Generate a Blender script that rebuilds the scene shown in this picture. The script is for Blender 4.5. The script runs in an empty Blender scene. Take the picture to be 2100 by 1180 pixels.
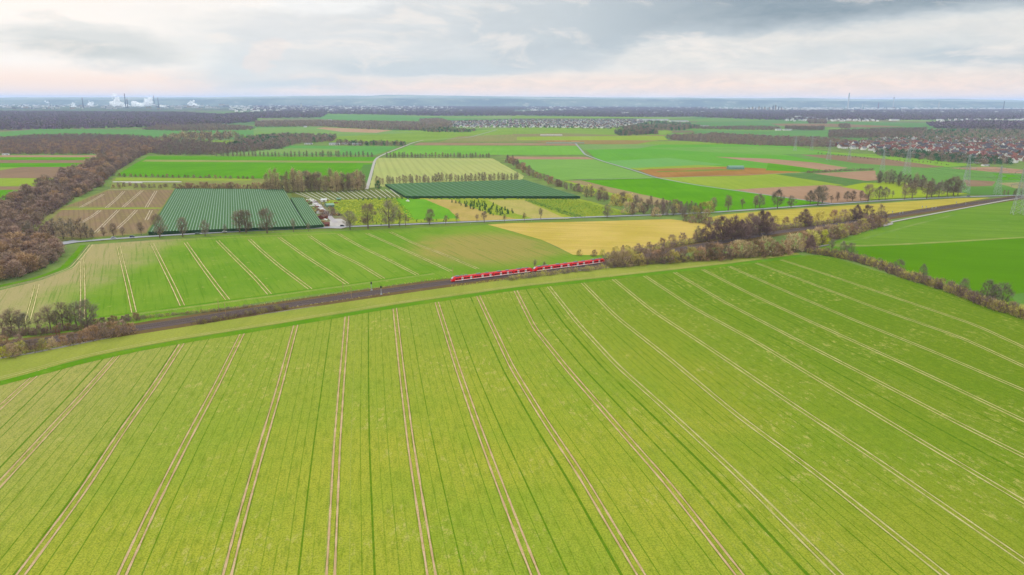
import bpy, math, random
import numpy as np
from mathutils import Vector
random.seed(7); rng = np.random.default_rng(7)
scene = bpy.context.scene; COL = scene.collection

# ------------------------------------------------------------------ camera
F, H = 1500.0, 126.0                     # focal length in photo pixels, height of the drone in metres
PITCH, ROLL = math.radians(14.34), math.radians(0.19)
fw = Vector((0, math.cos(PITCH), -math.sin(PITCH))); rt = Vector((1, 0, 0)); up = Vector((0, math.sin(PITCH), math.cos(PITCH)))
RT = rt*math.cos(ROLL) + up*math.sin(ROLL); UP = up*math.cos(ROLL) - rt*math.sin(ROLL)
cam_d = bpy.data.cameras.new('camera'); cam = bpy.data.objects.new('camera', cam_d); COL.objects.link(cam)
cam_d.sensor_width = 36; cam_d.lens = 36*F/2100; cam_d.clip_end = 90000; cam_d.clip_start = 0.5
from mathutils import Matrix
M = Matrix((RT, UP, -fw)).transposed().to_4x4(); M.translation = Vector((0, 0, H)); cam.matrix_world = M
scene.camera = cam

# ------------------------------------------------------------------ light and view
scene.view_settings.view_transform = 'Standard'; scene.view_settings.look = 'None'
scene.view_settings.exposure = 0.0; scene.view_settings.gamma = 1.0
scene.cycles.max_bounces = 6; scene.cycles.diffuse_bounces = 2; scene.cycles.glossy_bounces = 1
scene.cycles.volume_bounces = 3; scene.cycles.transparent_max_bounces = 6
scene.cycles.use_denoising = True
SUN_EL, SUN_AZ = math.radians(42), math.radians(-50)      # azimuth measured from +Y towards +X
sun_d = bpy.data.lights.new('sun', 'SUN'); sun = bpy.data.objects.new('sun', sun_d); COL.objects.link(sun)
sun_d.energy = 1.5; sun_d.angle = math.radians(12); sun_d.color = (1, .95, .87)
sdir = Vector((math.sin(SUN_AZ)*math.cos(SUN_EL), math.cos(SUN_AZ)*math.cos(SUN_EL), math.sin(SUN_EL)))
sun.rotation_euler = sdir.to_track_quat('Z', 'Y').to_euler()

def lin(c): return tuple((x/255/12.92 if x/255 <= .04045 else ((x/255+.055)/1.055)**2.4) for x in c)
def ray(px, py): return (fw + RT*((px-1050)/F) - UP*((py-590)/F))
def P(px, py, z=0.0):
    d = ray(px, py); t = (z-H)/d.z
    return Vector((d.x*t, d.y*t, z))
def mpp(p): return (Vector(p)-Vector((0, 0, H))).dot(fw)/F     # metres per photo pixel at a point

class NT:
    def __init__(s, tree): s.t = tree; s.n = tree.nodes; s.l = tree.links
    def link(s, a, b): s.l.new(a, b)
    def put(s, node, i, v):
        if v is None: return
        if hasattr(v, 'is_linked') or hasattr(v, 'links'): s.l.new(v, node.inputs[i])
        else: node.inputs[i].default_value = v
    def m(s, op, a, b=None, c=None, clamp=False):
        n = s.n.new('ShaderNodeMath'); n.operation = op; n.use_clamp = clamp
        s.put(n, 0, a); s.put(n, 1, b); s.put(n, 2, c); return n.outputs[0]
    def vm(s, op, a, b=None):
        n = s.n.new('ShaderNodeVectorMath'); n.operation = op; s.put(n, 0, a); s.put(n, 1, b); return n.outputs[0]
    def ss(s, v, lo, hi):
        n = s.n.new('ShaderNodeMapRange'); n.interpolation_type = 'SMOOTHSTEP'; n.inputs[1].default_value = lo; n.inputs[2].default_value = hi
        s.l.new(v, n.inputs[0]); return n.outputs[0]
    def noise(s, vec, scale, detail=3, rough=.55, dist=0):
        n = s.n.new('ShaderNodeTexNoise'); n.inputs['Scale'].default_value = scale; n.inputs['Detail'].default_value = detail
        n.inputs['Roughness'].default_value = rough; n.inputs['Distortion'].default_value = dist
        if vec is not None: s.l.new(vec, n.inputs['Vector'])
        return n.outputs['Fac']
    def mix(s, f, a, b, mode='MIX'):
        n = s.n.new('ShaderNodeMix'); n.data_type = 'RGBA'; n.blend_type = mode
        for i, v in ((0, f), (6, a), (7, b)):
            if isinstance(v, tuple): v = (*v[:3], 1)
            s.put(n, i, v)
        return n.outputs[2]
    def xyz(s, x, y, z):
        n = s.n.new('ShaderNodeCombineXYZ'); s.put(n, 0, x); s.put(n, 1, y); s.put(n, 2, z); return n.outputs[0]
    def sep(s, v):
        n = s.n.new('ShaderNodeSeparateXYZ'); s.l.new(v, n.inputs[0]); return n.outputs

# ------------------------------------------------------------------ sky: overcast, laid out by direction
world = bpy.data.worlds.new('World'); scene.world = world; world.use_nodes = True
w = NT(world.node_tree); w.n.clear()
out = w.n.new('ShaderNodeOutputWorld'); bg = w.n.new('ShaderNodeBackground'); w.link(bg.outputs[0], out.inputs[0])
sky = w.n.new('ShaderNodeTexSky'); sky.sky_type = 'NISHITA'; sky.sun_disc = False
sky.sun_elevation = SUN_EL; sky.sun_rotation = SUN_AZ; sky.dust_density = 3; sky.altitude = 120
tc = w.n.new('ShaderNodeTexCoord'); dvec = tc.outputs['Generated']
dx, dy, dz = w.sep(dvec)
AZ = w.m('ARCTAN2', dx, dy); EL = w.m('ARCSINE', dz)
def dir_of(px, py):
    d = ray(px, py).normalized(); return math.atan2(d.x, d.y), math.asin(d.z)
pv = w.xyz(w.m('MULTIPLY', AZ, 1.0), w.m('MULTIPLY', EL, 3.2), 0.0)
n1 = w.noise(pv, 5.0, 7, .6); n2 = w.noise(w.vm('ADD', pv, (7.3, 2.1, 4.0)), 5.0, 7, .6)
n3 = w.noise(pv, 2.2, 8, .58, .3); n4 = w.noise(w.vm('ADD', pv, (3.3, 9.1, 1.0)), 14.0, 6, .6)
wAZ = w.m('ADD', AZ, w.m('MULTIPLY', w.m('SUBTRACT', n1, .5), .22))
wEL = w.m('ADD', EL, w.m('MULTIPLY', w.m('SUBTRACT', n2, .5), .055))
wELs = w.m('ADD', EL, w.m('MULTIPLY', w.m('SUBTRACT', n4, .5), .012))
def edge(p0, p1, soft, e=None):          # 1 above the line through two directions
    (a0, e0), (a1, e1) = dir_of(*p0), dir_of(*p1); k = (e1-e0)/(a1-a0)
    v = w.m('SUBTRACT', e or wEL, w.m('ADD', w.m('MULTIPLY', AZ, k), e0-k*a0))
    return w.ss(v, -soft*.35, soft)
def blob(px, py, rx, ry, s0=1.0, s1=.35, e=None):
    a, b = dir_of(px, py); ra = rx/F; rb = ry/F
    u = w.m('DIVIDE', w.m('SUBTRACT', wAZ, a), ra); v = w.m('DIVIDE', w.m('SUBTRACT', e or wEL, b), rb)
    d = w.m('SQRT', w.m('ADD', w.m('MULTIPLY', u, u), w.m('MULTIPLY', v, v)))
    return w.ss(d, s0, s1)
c = w.mix(w.ss(wAZ, -.62, .35), lin((262, 255, 248)), lin((238, 235, 230)))
c = w.mix(w.m('MULTIPLY', w.ss(EL, dir_of(1050, 135)[1], dir_of(1050, 178)[1]), .85), c, lin((268, 238, 218)))
c = w.mix(w.m('MULTIPLY', w.m('MULTIPLY', w.ss(n3, .45, .65), .55), w.ss(AZ, -.35, .1)), c, lin((222, 229, 230)))
def put(mask, amt, col):
    global c
    c = w.mix(w.m('MULTIPLY', mask, amt), c, lin(col))
put(blob(185, 100, 200, 44, 1.0, .45), .95, (224, 226, 224))
put(blob(160, 112, 120, 20, 1.0, .3), .8, (208, 213, 212))
put(blob(125, 45, 40, 22, 1.0, .3), .6, (232, 233, 230))
put(blob(520, 140, 150, 80, 1.1, .1), .75, (216, 228, 233))
put(blob(470, 60, 200, 60, 1.1, .1), .3, (236, 238, 236))
put(blob(800, 85, 400, 90, 1.0, .6), .85, (229, 231, 232))
put(w.m('MULTIPLY', blob(880, 140, 300, 30, 1.0, .3, wELs), edge((600, 160), (1080, 155), .004, wELs)), .9, (210, 219, 224))
put(w.m('MULTIPLY', blob(1050, 60, 420, 100, 1.0, .5), edge((600, 158), (1080, 153), .005, wELs)), .5, (214, 221, 225))
put(blob(640, 175, 190, 16, 1.1, .2), .7, (206, 221, 230))
put(blob(560, 118, 42, 34, 1.0, .5), .7, (243, 234, 230))
put(blob(1130, 65, 230, 80, 1.0, .5), .8, (206, 214, 219))
put(w.m('MULTIPLY', blob(1120, 120, 150, 40, 1.0, .5), edge((900, 156), (1200, 150), .006, wELs)), .6, (202, 211, 217))
put(blob(1265, 96, 60, 24, 1.0, .4), .8, (188, 200, 208))
put(w.m('MULTIPLY', edge((1200, 104), (2100, 16), .010), w.ss(AZ, dir_of(1000, 60)[0], dir_of(1330, 60)[0])), .9, (192, 203, 210))
put(w.m('MULTIPLY', edge((1350, 78), (2100, 4), .016), w.ss(AZ, dir_of(1150, 60)[0], dir_of(1650, 60)[0])), .9, (138, 156, 169))
put(blob(1990, 122, 200, 18, 1.0, .3), .8, (192, 205, 213))
put(blob(1780, 105, 330, 34, 1.0, .2), .5, (212, 220, 223))
put(blob(640, 8, 190, 26, 1.0, .3), .8, (255, 254, 252))
fine = w.ss(w.noise(w.vm('ADD', pv, (1.7, 5.5, 2.0)), 22.0, 8, .66, .4), .36, .66)
put(w.m('MULTIPLY', fine, w.ss(AZ, -.7, .1)), .24, (194, 202, 207))
put(w.m('MULTIPLY', w.ss(w.noise(w.vm('ADD', pv, (4.7, 2.5, 6.0)), 9.0, 8, .62, .6), .5, .68), .6), .7, (262, 250, 240))
put(w.ss(EL, .004, -.012), 1.0, (224, 228, 232))
hi = w.mix(n3, lin((205, 214, 222)), lin((250, 250, 250)))
c = w.mix(w.ss(EL, .13, .3), c, hi)
gain = w.m('ADD', 1.0, w.m('MULTIPLY', w.ss(EL, .12, 1.0), 2.1))
c = w.mix(1.0, c, w.xyz(gain, gain, gain), 'MULTIPLY')
skc = w.mix(1.0, sky.outputs[0], (.1, .1, .1), 'MULTIPLY')
c = w.mix(.03, c, skc)
w.link(c, bg.inputs[0]); bg.inputs[1].default_value = 1.0

# ------------------------------------------------------------------ materials
K = 2.25                                 # how much brighter than its albedo a flat surface renders under this sky
MATS = {}
def base_mat(name, spec=0.0):
    m = bpy.data.materials.new(name); m.use_nodes = True; t = NT(m.node_tree)
    b = t.n['Principled BSDF']; b.inputs['Roughness'].default_value = .9
    b.inputs['Specular IOR Level'].default_value = spec
    return m, t, b
def alb(c, k=None): return tuple(min(.9, x/(k or K)) for x in lin(c))
def plain(name, col, rough=.7, metal=0, var=.12, scale=.3, k=None, rand=0):
    if name in MATS: return MATS[name]
    m, t, b = base_mat(name, .3 if rough < .75 else .05); a = alb(col, k)
    g = t.n.new('ShaderNodeNewGeometry').outputs['Position']
    n = t.noise(g, scale, 4)
    cc = t.mix(n, tuple(x*(1-var*1.6) for x in a), tuple(min(1, x*(1+var*1.6)) for x in a))
    if rand:
        oi = t.n.new('ShaderNodeObjectInfo'); hs = t.n.new('ShaderNodeHueSaturation')
        hs.inputs['Hue'].default_value = .5
        t.put(hs, 'Value', t.m('ADD', 1-rand/2, t.m('MULTIPLY', oi.outputs['Random'], rand)))
        t.put(hs, 'Hue', t.m('ADD', .5-rand*.015, t.m('MULTIPLY', t.m('FRACT', t.m('MULTIPLY', oi.outputs['Random'], 7.3)), rand*.03)))
        t.link(cc, hs.inputs['Color']); cc = hs.outputs[0]
    t.link(cc, b.inputs['Base Color']); b.inputs['Roughness'].default_value = rough; b.inputs['Metallic'].default_value = metal
    MATS[name] = m; return m
def field_mat(c1, c2=None, sc=.02, stripes=None, ang=0, fine=.24, c3=None, streak=0.0):
    """crop or soil: broad patches, fine grain, optional drill rows every `stripes` metres"""
    key = ('f', c1, c2, sc, stripes, ang, c3, streak)
    if key in MATS: return MATS[key]
    m, t, b = base_mat('field_surface'); c2 = tuple(max(0, x+(x-y)*.35) if False else x for x, y in zip(c2 or tuple(max(0, x-20) for x in c1), c1))
    g = t.n.new('ShaderNodeNewGeometry').outputs['Position']
    n = t.ss(t.noise(g, sc, 5, .6), .35, .68)
    col = t.mix(n, alb(c1), alb(c2))
    x, y, z = t.sep(g); ca, sa = math.cos(ang), math.sin(ang)
    across = t.m('ADD', t.m('MULTIPLY', x, ca), t.m('MULTIPLY', y, sa)); along = t.m('SUBTRACT', t.m('MULTIPLY', y, ca), t.m('MULTIPLY', x, sa))
    st = t.noise(t.xyz(t.m('MULTIPLY', across, 1.0), t.m('MULTIPLY', along, .04), 0.0), .12, 4, .6)
    col = t.mix(t.m('MULTIPLY', t.ss(st, .4, .7), .35+streak), col, tuple(v*.78 for v in alb(c2)))
    if c3: col = t.mix(t.m('MULTIPLY', t.ss(t.noise(g, sc*4, 6, .7), .56, .66), .6), col, alb(c3))
    if stripes:
        wv = t.m('SINE', t.m('MULTIPLY', across, 2*math.pi/stripes))
        col = t.mix(t.m('MULTIPLY', t.ss(wv, .1, .9), .35), col, tuple(v*.6 for v in alb(c1)))
    f = t.noise(g, .9, 3, .7)
    col = t.mix(t.m('MULTIPLY', t.ss(f, .35, .7), fine*2), col, tuple(v*.62 for v in alb(c1)))
    t.link(col, b.inputs['Base Color']); b.inputs['Roughness'].default_value = .95
    MATS[key] = m; return m

# ------------------------------------------------------------------ object helpers
def tag(o, label=None, cat=None, group=None, kind=None):
    if label: o['label'] = label
    if cat: o['category'] = cat
    if group: o['group'] = group
    if kind: o['kind'] = kind
    return o
def mesh_obj(name, verts, faces, mat=None, parent=None, smooth=False, mats=None, midx=None):
    me = bpy.data.meshes.new(name); me.from_pydata([tuple(v) for v in verts], [], faces)
    for m in (mats or ([mat] if mat else [])): me.materials.append(m)
    if midx is not None: me.polygons.foreach_set('material_index', midx)
    if smooth: me.polygons.foreach_set('use_smooth', [True]*len(me.polygons))
    me.update(); o = bpy.data.objects.new(name, me); COL.objects.link(o)
    if parent: o.parent = parent
    return o
def tri_obj(name, V, nper, mat, parent=None, mats=None, midx=None):
    """fast mesh from a flat vertex array, every nper consecutive vertices one face"""
    V = np.asarray(V, dtype=np.float32).reshape(-1, 3); n = len(V)//nper
    me = bpy.data.meshes.new(name); me.vertices.add(len(V)); me.vertices.foreach_set('co', V.ravel())
    me.loops.add(len(V)); me.loops.foreach_set('vertex_index', np.arange(len(V), dtype=np.int32))
    me.polygons.add(n); me.polygons.foreach_set('loop_start', np.arange(0, len(V), nper, dtype=np.int32))
    me.polygons.foreach_set('loop_total', np.full(n, nper, dtype=np.int32))
    for m in (mats or [mat]): me.materials.append(m)
    if midx is not None: me.polygons.foreach_set('material_index', np.asarray(midx, dtype=np.int32))
    me.update(calc_edges=True); me.validate(); o = bpy.data.objects.new(name, me); COL.objects.link(o)
    if parent: o.parent = parent
    return o
def empty(name, loc, rz=0, label=None, cat=None, group=None):
    o = bpy.data.objects.new(name, None); COL.objects.link(o); o.location = loc; o.rotation_euler.z = rz
    o.empty_display_size = .5; return tag(o, label, cat, group)
def struct(o): o['kind'] = 'structure'; return o
class MB:
    def __init__(s): s.v = []; s.f = []; s.mi = []; s.k = 0
    def box(s, x0, x1, y0, y1, z0, z1, taper=0, k=0):
        b = len(s.v); t = taper
        s.v += [(x0, y0, z0), (x1, y0, z0), (x1, y1, z0), (x0, y1, z0), (x0+t, y0+t, z1), (x1-t, y0+t, z1), (x1-t, y1-t, z1), (x0+t, y1-t, z1)]
        fs = [(0, 3, 2, 1), (4, 5, 6, 7), (0, 1, 5, 4), (1, 2, 6, 5), (2, 3, 7, 6), (3, 0, 4, 7)]
        s.f += [tuple(b+i for i in f) for f in fs]; s.mi += [k]*6
    def tube(s, p, q, r0, r1, n=6, k=0):
        p = Vector(p); q = Vector(q); d = (q-p).normalized(); a = d.orthogonal().normalized(); c = d.cross(a); b = len(s.v)
        for (o, r) in ((p, r0), (q, r1)):
            for i in range(n):
                t = 2*math.pi*i/n; s.v.append(tuple(o+a*math.cos(t)*r+c*math.sin(t)*r))
        s.f += [(b+i, b+(i+1) % n, b+n+(i+1) % n, b+n+i) for i in range(n)]+[tuple(b+n+i for i in range(n))]; s.mi += [k]*(n+1)
    def poly(s, pts, k=0):
        b = len(s.v); s.v += [tuple(p) for p in pts]; s.f.append(tuple(range(b, b+len(pts)))); s.mi.append(k)
    def build(s, name, mat, parent=None, mats=None): return mesh_obj(name, s.v, s.f, mat, parent, mats=mats, midx=s.mi if mats else None)
def copy_tree(o, parent=None):
    c = o.copy(); COL.objects.link(c)
    if parent: c.parent = parent
    for ch in o.children: copy_tree(ch, c)
    return c
def resample(pts, step):
    o = [pts[0].copy()]; acc = 0
    for a, b in zip(pts, pts[1:]):
        d = (b-a).length
        if d < 1e-6: continue
        while acc+d >= step:
            t = (step-acc)/d; a = a+(b-a)*t; o.append(a.copy()); d = (b-a).length; acc = 0
        acc += d
    return o+([pts[-1].copy()] if (o[-1]-pts[-1]).length > step*.3 else [])
def smooth_line(pts, step):
    """even steps along the points, corners rounded"""
    o = resample([Vector(q) for q in pts], step)
    L = sum((b-a).length for a, b in zip(o, o[1:])); k = max(1, int(.18*L/max(1, len(pts)-1)/step)); n = len(o)
    A = np.array([tuple(p) for p in o])
    for _ in range(2):
        B = A.copy()
        for i in range(1, n-1):
            h = min(k, i, n-1-i); B[i] = A[i-h:i+h+1].mean(axis=0)
        A = B
    return [Vector(p) for p in A]
def strip(pts, width, z, off=0.0, wob=0.0):
    L, R = [], []
    for i, p in enumerate(pts):
        d = (pts[min(i+1, len(pts)-1)]-pts[max(i-1, 0)]); n = Vector((d.y, -d.x, 0)).normalized()
        w2 = width/2*(1+random.uniform(-wob, wob)); L.append(p+n*(off-w2)); R.append(p+n*(off+w2))
    v = [Vector((q.x, q.y, z)) for q in L+R]; m = len(pts)
    return v, [(i, i+1, m+i+1, m+i) for i in range(m-1)]
LAYER = [0.03]
def nextz(): LAYER[0] += .004; return LAYER[0]
def field(px_poly, mat, name='field', z=None):
    g = [P(*q) for q in px_poly]; z = z or nextz(); pts = []
    for a, b in zip(g, g[1:]+g[:1]):
        d = b-a; L = d.length; k = max(1, min(60, int(L/25))); nr = Vector((-d.y, d.x, 0)).normalized(); amp = min(2.5, L*.01, .5+mpp(a)*.7)
        pts += [a+d*(i/k)+nr*(random.uniform(-amp, amp) if i else 0) for i in range(k)]
    return struct(mesh_obj(name, [(p.x, p.y, z) for p in pts], [tuple(range(len(pts)))], mat))
def road(name, px, width, mat, z=None, step=8):
    pts = smooth_line([P(*q) for q in px], step); z = z or nextz(); v, f = strip(pts, width, z, wob=.04)
    return struct(mesh_obj(name, v, f, mat))

# ------------------------------------------------------------------ ground sheet
m, t, b = base_mat('ground_surface')
g = t.n.new('ShaderNodeNewGeometry').outputs['Position']
gs = t.vm('MULTIPLY', g, (.0016, .003, .0))
vor = t.n.new('ShaderNodeTexVoronoi'); t.link(gs, vor.inputs['Vector']); vor.inputs['Scale'].default_value = 1.3
ramp = t.n.new('ShaderNodeValToRGB'); ramp.color_ramp.interpolation = 'CONSTANT'
cr = ramp.color_ramp; cols = [(128, 165, 80), (110, 150, 82), (140, 128, 100), (120, 160, 70), (150, 170, 95), (112, 140, 92)]
while len(cr.elements) < len(cols): cr.elements.new(.5)
for i, cc in enumerate(cols): cr.elements[i].position = i/len(cols); cr.elements[i].color = (*alb(cc), 1)
t.link(t.sep(vor.outputs['Color'])[0], ramp.inputs[0])
x, y, z = t.sep(g)
far = t.ss(y, 2300, 2600)
near = t.mix(t.ss(t.noise(g, .03, 5), .35, .65), alb((140, 165, 80)), alb((122, 140, 78)))
col = t.mix(far, near, ramp.outputs[0])
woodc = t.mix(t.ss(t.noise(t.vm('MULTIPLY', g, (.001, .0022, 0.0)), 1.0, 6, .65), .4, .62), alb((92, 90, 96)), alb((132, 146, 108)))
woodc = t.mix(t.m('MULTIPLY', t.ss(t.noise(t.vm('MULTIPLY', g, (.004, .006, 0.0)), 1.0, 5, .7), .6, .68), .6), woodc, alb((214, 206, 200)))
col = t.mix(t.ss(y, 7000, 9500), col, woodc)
col = t.mix(t.m('MULTIPLY', t.ss(t.noise(g, .6, 4, .7), .4, .7), .3), col, alb((90, 105, 60)))
t.link(col, b.inputs['Base Color'])
GX = [-30000, -8000, -3000, -1000, 0, 1000, 3000, 8000, 30000]; GY = [-3000, -500, 0, 500, 1500, 4000, 10000, 22000, 40000]
gv = [(x, y, 0) for y in GY for x in GX]; nx = len(GX)
struct(mesh_obj('ground', gv, [(j*nx+i, j*nx+i+1, (j+1)*nx+i+1, (j+1)*nx+i) for j in range(len(GY)-1) for i in range(nx-1)], m))


# ------------------------------------------------------------------ the big wheat field in front
TR = [[(93,753),(48,792),(0,836)], [(240,730),(165,815),(95,890),(0,993)], [(378,697),(320,787),(250,885),(165,1015),(42,1180)],
 [(498,682),(447,785),(380,910),(312,1045),(250,1180)], [(608,662),(570,805),(530,940),(495,1065),(466,1180)],
 [(712,645),(700,790),(691,915),(685,1040),(678,1180)], [(809,627),(823,755),(842,910),(862,1040),(885,1180)],
 [(895,618),(940,760),(980,875),(1050,1060),(1098,1180)], [(978,602),(1050,754),(1113,857),(1194,978),(1252,1076),(1315,1180)],
 [(1056,594),(1096,673),(1165,759),(1281,892),(1373,996),(1517,1180)], [(1122,584),(1183,661),(1263,748),(1373,846),(1511,973),(1721,1180)],
 [(1191,577),(1263,650),(1373,736),(1511,852),(1684,978),(1938,1180)], [(1252,568),(1338,638),(1453,713),(1615,823),(1799,944),(2100,1151)],
 [(1317,563),(1419,630),(1546,699),(1713,800),(1915,921),(2100,1030)], [(1380,557),(1482,618),(1626,693),(1799,782),(1972,872),(2100,936)],
 [(1439,552),(1540,604),(1684,670),(1857,748),(2100,863)], [(1491,545),(1598,592),(1742,653),(1915,722),(2100,801)],
 [(1546,538),(1661,581),(1799,633),(1972,693),(2100,752)], [(1595,531),(1713,569),(1857,618),(2001,667),(2100,713)],
 [(1635,525),(1713,552),(1857,598),(2100,684)]]
lines = []
for L in TR:
    g = smooth_line([P(*q) for q in L], 4); far_d = (g[-1]-g[-6]).normalized()
    lines.append(g[:-1]+[g[-2]+far_d*4*i for i in range(1, 66)])
ext = []
for k in (1, 2, 3, 4, 5):
    ext.insert(0, [p+(lines[0][min(i, len(lines[0])-1)]-lines[1][min(i, len(lines[1])-1)])*k for i, p in enumerate(lines[0])])
allL = ext+lines; k0 = len(ext)
last = [p+Vector((26, 5, 0)) for p in lines[-1]]; allL = allL+[last]
# one sheet whose UV runs across (tramline number) and along (metres)
N = max(len(l) for l in allL); verts, faces, uvs = [], [], []
SUBX = 4
def ln(k, i):
    l = allL[k]; return l[i] if i < len(l) else l[-1]+(l[-1]-l[-2])*(i-len(l)+1)
for k in range(len(allL)-1):
    for s in range(SUBX+1 if k == len(allL)-2 else SUBX):
        f = s/SUBX
        for i in range(N):
            verts.append(ln(k, i)*(1-f)+ln(k+1, i)*f); uvs.append((k-k0+f, i*4))
cols_n = len(verts)//N
for cI in range(cols_n-1):
    for i in range(N-1): faces.append((cI*N+i, cI*N+i+1, (cI+1)*N+i+1, (cI+1)*N+i))
def crop_mat(name, base1, base2, base3, blot, dark, rows, thin=.8, grad=None):
    m, t, b = base_mat(name)
    uv = t.n.new('ShaderNodeUVMap'); u, v, _ = t.sep(uv.outputs[0])
    g = t.n.new('ShaderNodeNewGeometry').outputs['Position']
    big = t.ss(t.noise(g, .009, 5, .62), .38, .62)
    col = t.mix(big, alb(base1), alb(base2))
    if grad: col = t.mix(t.m('MULTIPLY', t.ss(u, *grad), .85), col, alb(base3))  # lighting and view-angle tone painted across the field into the crop colour
    col = t.mix(t.m('MULTIPLY', t.ss(v, 230.0, 20.0), .75), col, t.mix(t.ss(u, 4.0, 16.0), alb((166, 182, 72)), alb((110, 152, 28))))
    col = t.mix(t.m('MULTIPLY', t.ss(u, 3.5, 0.0), t.m('MULTIPLY', t.ss(v, 260.0, 20.0), .85)), col, alb((192, 184, 108)))
    # fine cross-row streaks
    rowv = t.xyz(t.m('MULTIPLY', u, 28.0), t.m('MULTIPLY', v, .18), 0.0)
    s1 = t.noise(rowv, .55, 5, .7)
    col = t.mix(t.m('MULTIPLY', t.ss(s1, .46, .68), .45), col, tuple(x*.9 for x in alb(base3)))
    # pale thin patches where soil shows
    pn = t.noise(t.xyz(t.m('MULTIPLY', u, 28.0), t.m('MULTIPLY', v, .45), 3.0), .4, 8, .78)
    pm = t.noise(g, .02, 3, .5)
    col = t.mix(t.m('MULTIPLY', t.m('MULTIPLY', t.ss(pn, .53, .62), t.ss(pm, .42, .62)), thin), col, alb(blot))
    # dark lines between drill passes, some of them pale
    ur = t.m('MULTIPLY', u, rows); cell = t.m('FLOOR', ur); fr = t.m('ABSOLUTE', t.m('SUBTRACT', t.m('FRACT', ur), .5))
    wn = t.n.new('ShaderNodeTexWhiteNoise'); wn.noise_dimensions = '1D'; t.link(cell, wn.inputs['W']); rv = wn.outputs['Value']
    brk = t.ss(t.noise(t.xyz(t.m('MULTIPLY', cell, 5.1), t.m('MULTIPLY', v, .03), 0.0), 1.0, 4, .7), .28, .48)
    wid = t.m('ADD', .05, t.m('MULTIPLY', t.m('POWER', rv, 12.0), .16))
    mk = t.m('LESS_THAN', fr, wid)
    amt = t.m('MULTIPLY', t.m('MULTIPLY', mk, brk), t.m('ADD', .2, t.m('MULTIPLY', rv, .75)))
    col = t.mix(amt, col, alb(dark))
    wn2 = t.n.new('ShaderNodeTexWhiteNoise'); wn2.noise_dimensions = '1D'; t.link(t.m('ADD', cell, 77.0), wn2.inputs['W'])
    pale = t.m('MULTIPLY', t.m('MULTIPLY', t.m('LESS_THAN', fr, .03), t.m('GREATER_THAN', wn2.outputs['Value'], .86)), t.m('MULTIPLY', brk, .55))
    col = t.mix(pale, col, alb((205, 205, 110)))
    # grain of the plants
    f1 = t.noise(g, 1.7, 4, .8); f2 = t.noise(g, .35, 3, .6)
    col = t.mix(t.m('MULTIPLY', t.ss(f1, .46, .58), .5), col, tuple(x*.42 for x in alb((150,168,40))))
    col = t.mix(t.m('MULTIPLY', t.ss(f2, .5, .7), .12), col, tuple(min(.9, x*1.35) for x in alb(base1)))
    t.link(col, b.inputs['Base Color']); return m
crop1 = crop_mat('young_wheat', (186, 190, 64), (160, 182, 56), (110, 144, 24), (208, 200, 110), (92, 138, 12), 8, .8, (7, 17))
me_o = mesh_obj('field', [(p.x, p.y, .06) for p in verts], faces, crop1)
uvl = me_o.data.uv_layers.new(name='rows'); lv = np.empty(len(me_o.data.loops), dtype=np.int32); me_o.data.loops.foreach_get('vertex_index', lv)
uvl.data.foreach_set('uv', np.array(uvs, dtype=np.float32)[lv].ravel()); struct(me_o)
# bare wheel tracks, laid over dark strips that paint their shaded edges
def soil_mat(name, c1, c2, edgec):
    m, t, b = base_mat(name); g = t.n.new('ShaderNodeNewGeometry').outputs['Position']
    col = t.mix(t.ss(t.noise(g, .15, 4), .35, .65), alb(c1), alb(c2))
    col = t.mix(t.m('MULTIPLY', t.ss(t.noise(g, 1.1, 4, .7), .48, .66), .7), col, alb(edgec))
    t.link(col, b.inputs['Base Color']); return m
soil = soil_mat('tramline_soil', (226, 192, 150), (208, 172, 130), (180, 170, 90)); edge_shade = field_mat((124,138,34), (112,128,30), .1, fine=.1)  # darker green paints the shade along the track edges
soil2 = soil_mat('tramline_soil_pale', (218, 204, 144), (200, 190, 122), (164, 172, 80))
def tramlines(name, lns, gauge, width, mat, z, wob=.25):
    V, Fc = [], []
    for l in lns:
        for s in (-1, 1):
            v, f = strip(l, width, z, s*gauge/2, wob); b = len(V); V += v; Fc += [tuple(b+i for i in q) for q in f]
    return struct(mesh_obj(name, V, Fc, mat))
tramlines('wheel_tracks', allL[k0-5:k0+19], 2.2, .95, edge_shade, .075, .35)  # wider dark strips underneath: painted edge shade, no soil
tramlines('wheel_tracks', allL[k0-5:k0+10], 2.2, .66, soil, .09)
tramlines('wheel_tracks', allL[k0+10:k0+19], 2.2, .66, soil2, .09)
# strip of grass, farm path and headland along the railway
PATH = [(-420,800),(-150,757),(60,727),(200,697),(300,678),(375,662),(525,647),(725,615),(950,582),(1050,572),(1225,551),(1330,541),(1450,530),(1560,519),(1635,514)]
HEAD = [(-420,850),(-150,806),(0,777),(100,747),(200,723),(350,695),(525,668),(805,622),(1050,587),(1325,557),(1480,540),(1630,521)]
head_grass = field_mat((176,182,78), (156,172,66), .02, c3=(192,186,100), fine=.3)
ph = smooth_line([P(*q) for q in PATH], 10); hd = smooth_line([P(*q) for q in HEAD], 10)
pts = [p+Vector((-.6, 6, 0)) for p in ph]+[p+Vector((3.0, -3, 0)) for p in reversed(hd)]
struct(mesh_obj('field', [(p.x, p.y, .10) for p in pts], [tuple(range(len(pts)))], head_grass))
v, f = strip(hd, 7.0, .12, 8.5, .1); lush = field_mat((104,160,22), (128,166,36), .03, fine=.2, c3=(140,172,60))
struct(mesh_obj('field', v, f, lush))
tramlines('wheel_tracks', [[p+Vector((0,-1.0,0)) for p in hd]], 2.4, .5, soil2, .14)
asph = plain('farm_path_gravel', (176,170,158), .9, var=.1, scale=.4)
v, f = strip(ph, 2.6, .16, 0, .08); struct(mesh_obj('path', v, f, asph))

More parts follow.
